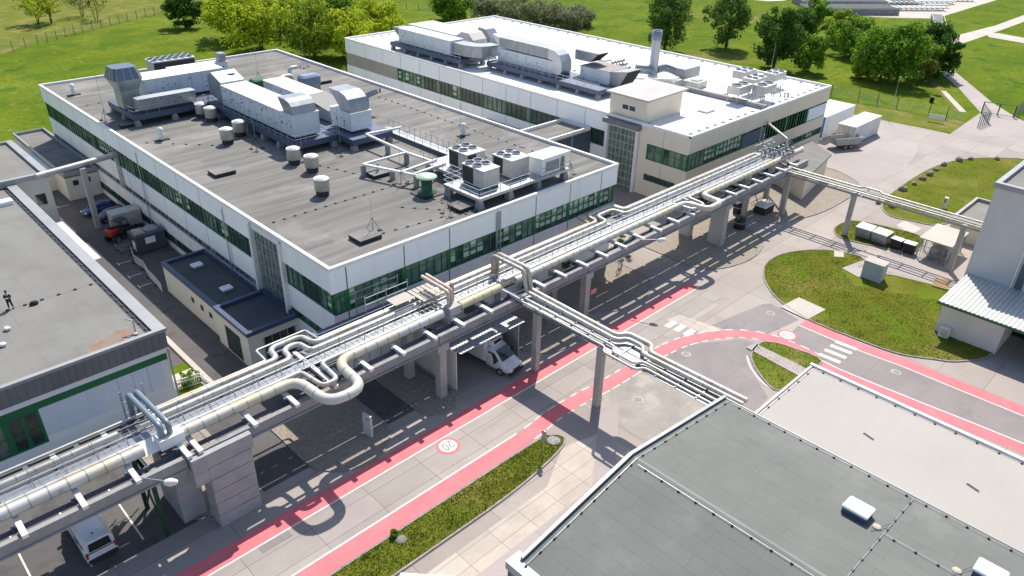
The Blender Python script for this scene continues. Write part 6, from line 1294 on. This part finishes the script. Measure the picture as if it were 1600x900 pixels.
dumpster('black wheeled bin with pale lid, left of the pair by the shelter', 98.5, 27.3, 1.35, black, ahu, 0, rad(-95), 1.4, 1.1); dumpster('black wheeled bin with pale lid, right next to the glass shelter', 98.5, 25.7, 1.35, black, ahu, 0, rad(-86), 1.4, 1.1)
o = thing('cage_shelter', 'wire cage shelter with flat cream roof beside the tall hall', 'shelter', (101, 22.8, 0)); b = MB(); b.box(98.0, 104.3, 20.9, 24.8, 2.6, 2.75); b.build('roof', path_m, o); b = MB()
for x in (98.2, 101, 104): b.bar((x, 21.1, 0), (x, 21.1, 2.6), .12); b.bar((x, 24.6, 0), (x, 24.6, 2.6), .12)
for i in range(14): b.bar((98.2, 21.1+i*.26, .1), (98.2, 21.1+i*.26, 2.6), .035)
for i in range(22): b.bar((98.2+i*.27, 21.1, .1), (98.2+i*.27, 21.1, 2.6), .035)
for z in (.1, .9, 1.7): b.bar((98.2, 21.1, z), (98.2, 24.6, z), .05); b.bar((98.2, 21.1, z), (104, 21.1, z), .05)
b.build('cage', steel, o)
for i, (x, y, h_, m_) in enumerate(((99.3, 23, 1.5, ahud), (100.6, 22.6, 1.8, concw), (102, 23.4, 1.3, chw), (101.5, 22.0, 1.0, steel))):
    q = thing('gas_crate', ('grey', 'dark', 'cream', 'silver')[i]+' crate standing inside the cage shelter', 'crate', (x, y, .02)); b = MB(); b.cbox(-.5, .5, -.45, .45, 0, h_, .06); b.build('crate_body', m_, q, True); b = MB(); b.box(-.52, .52, -.47, .47, h_*.45, h_*.5); b.build('strap', black, q, True)
o = thing('transformer_box', 'pale blue-grey utility box with sloped lid on the lawn edge', 'utility box', (87.9, 25.9, .1)); b = MB(); b.box(-.8, .8, -1.15, 1.15, 0, 2.2); b.build('cabinet', mat('cabinet_blue_grey', (.42, .47, .52), .5), o, True); b = MB(); b.cbox(-.9, .9, -1.25, 1.25, 2.2, 2.32, .03); b.build('lid', path_m, o, True)
x, y = g(1470, 445); o = thing('pallet', 'yellow-slatted pallet lying by the ribbed porch roof', 'pallet', (x, y, .1), rad(10)); b = MB(); [b.box(-1.3+i*.35, -1.1+i*.35, -.8, .8, .1, .16) for i in range(8)]; [b.box(-1.3, 1.4, k-.06, k+.06, 0, .1) for k in (-.7, 0, .7)]; b.build('slat', wood, o, True)
x, y = g(1452, 492); o = thing('meter_box', 'small white box on the wall of the ribbed porch', 'box', (80.6, 15.2, .1)); b = MB(); b.cbox(-.4, .35, -.5, .5, .0, 1.1, .05); b.build('cabinet', white, o, True); b = MB(); b.box(-.42, -.40, -.4, .4, .2, 1.0); b.build('door', chw, o, True)
x, y = g(1474, 326); o = thing('info_pillar', 'white square pillar on the corner lawn behind the rack', 'pillar', (x, y, .08)); MB().cbox(-.25, .25, -.25, .25, 0, 1.7, .03).build('pillar_body', white, o, True); MB().box(-.27, -.25, -.2, .2, .9, 1.5).build('plate', ahud, o, True)
# boulders along the corner lawn
for i, (u, v_, l) in enumerate(((1372, 318, 'boulder nearest the rack at the lawn tip'), (1393, 324, 'boulder just behind the lawn tip kerb'), (1410, 298, 'boulder at the left bend of the lawn edge'), (1428, 289, 'largest boulder on the lawn edge'), (1441, 281, 'dark boulder following the largest one'), (1452, 274, 'small pale boulder in the row middle'), (1462, 267, 'boulder with flat top in the row'), (1474, 259, 'dark boulder towards the upper bend'), (1498, 252, 'flat boulder at the upper lawn edge'), (1516, 250, 'small boulder right of the flat one'), (1557, 250, 'last dark boulder near the lawn right end'))):
    x, y = g(u, v_); q = thing('boulder', l, 'boulder', (x, y, .05), i*1.3, 'boulders along the corner lawn'); s_ = .8+.35*((i*7) % 3)/2; b = MB(); r = random.Random(i)
    P = [(a, z) for z, a in ((0, .8), (.25, 1.0), (.5, .75), (.62, .4))]; b.lathe(0, 0, [(p*s_*.62, z*s_) for p, z in P]+[(0, .66*s_)], 9); b.v = [(x_*(1+.2*r.uniform(-1, 1)), y_*(.75+.15*r.uniform(-1, 1)), z_*(1+.15*r.uniform(-1, 1))) for x_, y_, z_ in b.v]; b.build('rock', stone, q, True)
x, y = g(627, 845); q = thing('boulder', 'pale round stone sitting in the verge strip by the red lane', 'stone', (x, y, .08)); b = MB(); b.lathe(0, 0, [(.45, 0), (.42, .06), (.2, .12), (0, .13)], 10); b.build('rock', roofC, q, True)
x, y = g(865, 690); q = thing('flat_stone', 'flat round manhole slab in the tip of the verge strip', 'manhole cover', (x, y, .08)); MB().cyl(0, 0, 0, .07, .55, n=20).build('slab', concw, q, True)
# steles, signs
x, y = g(576, 680); q = thing('info_stele', 'slim white sign stele on the gravel bed under the bridge loop', 'sign', (x, y, .05), rad(8)); MB().cbox(-.12, .12, -.5, .5, 0, 2.2, .02).build('stele_body', mat('pale_stele', (.58, .58, .62), .5), q, True); MB().box(-.125, -.121, -.35, .1, 1.75, 1.85).build('lettering', navy, q, True)
x, y = g(848, 716); q = thing('traffic_sign', 'round traffic sign on a thin pole at the tip of the verge strip', 'sign', (x, y, .05)); MB().cyl(0, 0, 0, 2.9, .035, n=8).build('pole', steel, q, True)
for z in (2.6, 2.0): MB().tube([(-.02, 0, z), (.03, 0, z)], .3, 20, 0).build('sign_disc', steel, q, True)
q = thing('pier_sign', 'small red and white sign projecting from the bridge pier', 'sign', (55.2, 43.2, 3.0)); MB().box(0, .95, -.03, .03, 0, .65).build('board', redp, q, True); MB().box(.05, .9, -.05, -.031, .08, .18).box(.05, .9, -.05, -.031, .38, .48).build('lettering', white, q, True)
# bicycles
def bicycle(label, x, y, rz, fm):
    q = thing('bicycle', label, 'bicycle', (x, y, .1), rz, 'bicycles under the bridge')
    for s in (-.52, .52):
        b = MB(); n = 20; P = [(s+.33*math.cos(2*math.pi*i/n), 0, .34+.33*math.sin(2*math.pi*i/n)) for i in range(n+1)]
        for a, c in zip(P[:-1], P[1:]): b.bar(a, c, .035)
        [b.bar((s, 0, .34), P[i], .008) for i in range(0, 20, 4)]; b.build('wheel', black, q, True)
    b = MB()
    for a, c in (((-.52, 0, .34), (-.1, 0, .32)), ((-.1, 0, .32), (-.22, 0, .85)), ((-.52, 0, .34), (-.2, 0, .72)), ((-.1, 0, .32), (.36, 0, .72)), ((-.2, 0, .72), (.36, 0, .78)), ((.52, 0, .34), (.34, 0, .95))): b.bar(a, c, .04)
    b.build('frame', fm, q, True); MB().cbox(-.36, -.1, -.07, .07, .86, .92, .02).build('saddle', black, q, True); MB().bar((.33, -.28, 1.0), (.33, .28, 1.0), .03).build('handlebar', black, q, True)
bicycle('silver bicycle leaning below the girder on the sunlit gravel', 66.0, 47.6, rad(15), steel)
bicycle('dark bicycle next to the silver one on the gravel', 67.2, 48.3, rad(20), carblack)
x, y = g(435, 663); bicycle('lone bicycle parked at the left gravel bed under the bridge', x, y+.5, rad(200), carblack)
# bales, pallets under the right bridge end
for i, (x, y, l) in enumerate(((88.6, 44.6, 'black round waste drum below the wide pier'), (93.2, 47.5, 'second black drum deeper under the bridge'))):
    q = thing('waste_drum', l, 'drum', (x, y, .05)); MB().lathe(0, 0, [(.7, 0), (.78, .1), (.78, 1.3), (.6, 1.5), (0, 1.55)], 16).build('drum_body', black, q, True); MB().lathe(0, 0, [(.8, .9), (.8, 1.0)], 16).build('hoop', steel, q, True)
q = thing('wrapped_pallet', 'dark stack topped with bright white wrapped goods under the bridge', 'pallet stack', (96.2, 45.2, .1)); MB().cbox(-1.3, 1.3, -.9, .9, 0, 1.0, .05).build('crate_body', grille, q, True); b = MB()
for i in range(6): b.cbox(-1.2+i*.4, -.85+i*.4, -.85, .85, 1.0, 1.25+.08*(i % 3), .08)
b.build('wrapped_goods', white, q, True)
for x, y, l in ((75.2, 55.8, 'blue gas bottle left of the pair at the hall corner'), (75.8, 55.6, 'blue gas bottle right of the pair at the hall corner')):
    q = thing('gas_bottle', l, 'gas bottle', (x, y, .03), 0, 'blue gas bottles'); MB().lathe(0, 0, [(.25, 0), (.25, 2.6), (.12, 2.85), (.08, 3.0), (0, 3.0)], 12).build('cylinder', bluec, q, True); MB().cyl(0, 0, 3.0, 3.15, .06, n=8).build('valve', white, q, True)
# crossing duct over the alley
q = thing('overhead_duct', 'white duct spanning the alley on one tall concrete post', 'duct', (24.7, 100, 0)); MB().tube([(19.4, 101.2, 8.7), (29.6, 103.0, 8.7)], .36, 14).build('duct_run', pipew, q); MB().box(24.4, 25.0, 101.4, 102.0, 0, 8.3).build('post', concp, q); MB().box(29.0, 29.4, 102.6, 103.0, 4.2, 8.4).build('drop_pipe', chw, q)
# white vehicle roof with black lettering at the bottom edge
q = thing('parked_van', 'roof of a white delivery vehicle at the bottom edge of the picture', 'van', (19.9, 25.9, .02), rad(-48))
MB().cbox(-2.6, 1.0, -1.0, 1.0, .7, 2.5, .06).build('cargo_box', white, q, True); b = MB(); hull(b, [(1.0, .95, .4, 2.0, .8), (1.8, .95, .4, 1.9, .8), (2.4, .92, .4, 1.2, .8), (3.0, .8, .45, 1.0, .7)]); b.build('cab', carwhite, q, True); wheels(q, (-1.7, 2.0), .95)
b = MB()
for i, k in enumerate((0, 1, 0, 1)): b.box(-1.2+i*.28, -1.14+i*.28, -.5, -.1, 2.505, 2.51); b.box(-1.2+i*.28, -1.0+i*.28, -.5+k*.34, -.44+k*.34, 2.506, 2.512)
b.build('lettering', black, q, True)
# ================================================================ PERSON ON THE ROOF
px_, py_ = g(17.5, 482, CZ-.28)
P = thing('person', 'person in dark trousers and black top standing on the pale roof with both hands together', 'person', (px_, py_, CZ-.275), rad(-25))
J = [((0, 0, .95), .13), ((0, 0, 1.15), .13), ((0, 0, 1.36), .14), ((0, 0, 1.47), .065), ((0, -.01, 1.56), .06), ((0, -.02, 1.66), .095), ((0, -.01, 1.74), .075),
     ((-.10, 0, .88), .095), ((-.13, .0, .48), .062), ((-.15, .03, .09), .045), ((-.16, -.13, .04), .04), ((.10, 0, .88), .095), ((.15, -.02, .48), .062), ((.19, .03, .09), .045), ((.21, -.13, .04), .04),
     ((-.19, 0, 1.38), .06), ((-.27, .03, 1.13), .045), ((-.10, -.22, 1.14), .036), ((-.04, -.27, 1.16), .032), ((.19, 0, 1.38), .06), ((.27, .03, 1.13), .045), ((.10, -.22, 1.14), .036), ((.04, -.27, 1.16), .032)]
Ed = [(0, 1), (1, 2), (2, 3), (3, 4), (4, 5), (5, 6), (0, 7), (7, 8), (8, 9), (9, 10), (0, 11), (11, 12), (12, 13), (13, 14), (2, 15), (15, 16), (16, 17), (17, 18), (2, 19), (19, 20), (20, 21), (21, 22)]
def skinned(name, pts, ed, m, parent, sub=1, grow=0):
    me = bpy.data.meshes.new(name); me.from_pydata([p for p, r in pts], ed, []); o = bpy.data.objects.new(name, me); COL.objects.link(o); o.parent = parent
    md = o.modifiers.new('skin', 'SKIN')
    for i, (p, r) in enumerate(pts): me.skin_vertices[0].data[i].radius = (r+grow, r+grow)
    me.skin_vertices[0].data[0].use_root = True
    md.use_smooth_shade = True; sb = o.modifiers.new('sub', 'SUBSURF'); sb.levels = sb.render_levels = sub; me.materials.append(m); return o
skinned('body', J, Ed, skin, P, 2)
skinned('trousers', [J[0], J[7], J[8], ((-.15, .02, .13), .05), J[11], J[12], ((.19, .02, .13), .05)], [(0, 1), (1, 2), (2, 3), (0, 4), (4, 5), (5, 6)], mat('navy_trousers', (.012, .013, .03), .9), P, 2, .02)
skinned('jacket', [J[1], ((0, 0, .98), .13), J[2], J[15], J[16], ((-.13, -.18, 1.14), .04), J[19], J[20], ((.13, -.18, 1.14), .04)], [(0, 1), (0, 2), (2, 3), (3, 4), (4, 5), (2, 6), (6, 7), (7, 8)], cloth, P, 2, .022)
h = MB(); h.lathe(0, .0, [(.10, 1.66), (.112, 1.72), (.10, 1.78), (.05, 1.83), (0, 1.84)], 14); h.build('hair', mat('dark_hair', (.03, .02, .015), .8), P, True)
f = MB(); [f.lathe(s*.035, -.105, [(.0, 1.665), (.012, 1.675), (0, 1.685)], 8) for s in (-1, 1)]; f.build('eye', dark, P, True)
f = MB(); f.ext([(-.012, -.10, 1.64), (.012, -.10, 1.64), (0, -.13, 1.64)], None, (0, .005, .04)); f.box(-.025, .025, -.112, -.105, 1.605, 1.612); f.build('nose', skin, P, True)
for s in (-1, 1):
    sh = MB(); sh.cbox((.16 if s < 0 else .21)*s-.05, (.16 if s < 0 else .21)*s+.05, -.2, .09, -.0, .09, .025); sh.build('shoe', black, P, True)
    for k in range(4): hd = MB(); hd.tube([(s*.035, -.27, 1.13+k*.02), (s*.01, -.315-.006*(k == 1), 1.135+k*.02), (s*-.02, -.31, 1.14+k*.02)], .009, 6, .01); hd.build('finger', skin, P, True)
ct = thing('remote_controller', 'small pale remote controller held by the person on the roof', 'controller', (px_-.12, py_-.3, CZ-.275+1.17), rad(-25)); MB().cbox(-.12, .12, -.05, .05, 0, .04, .01).build('controller_body', chw, ct, True)
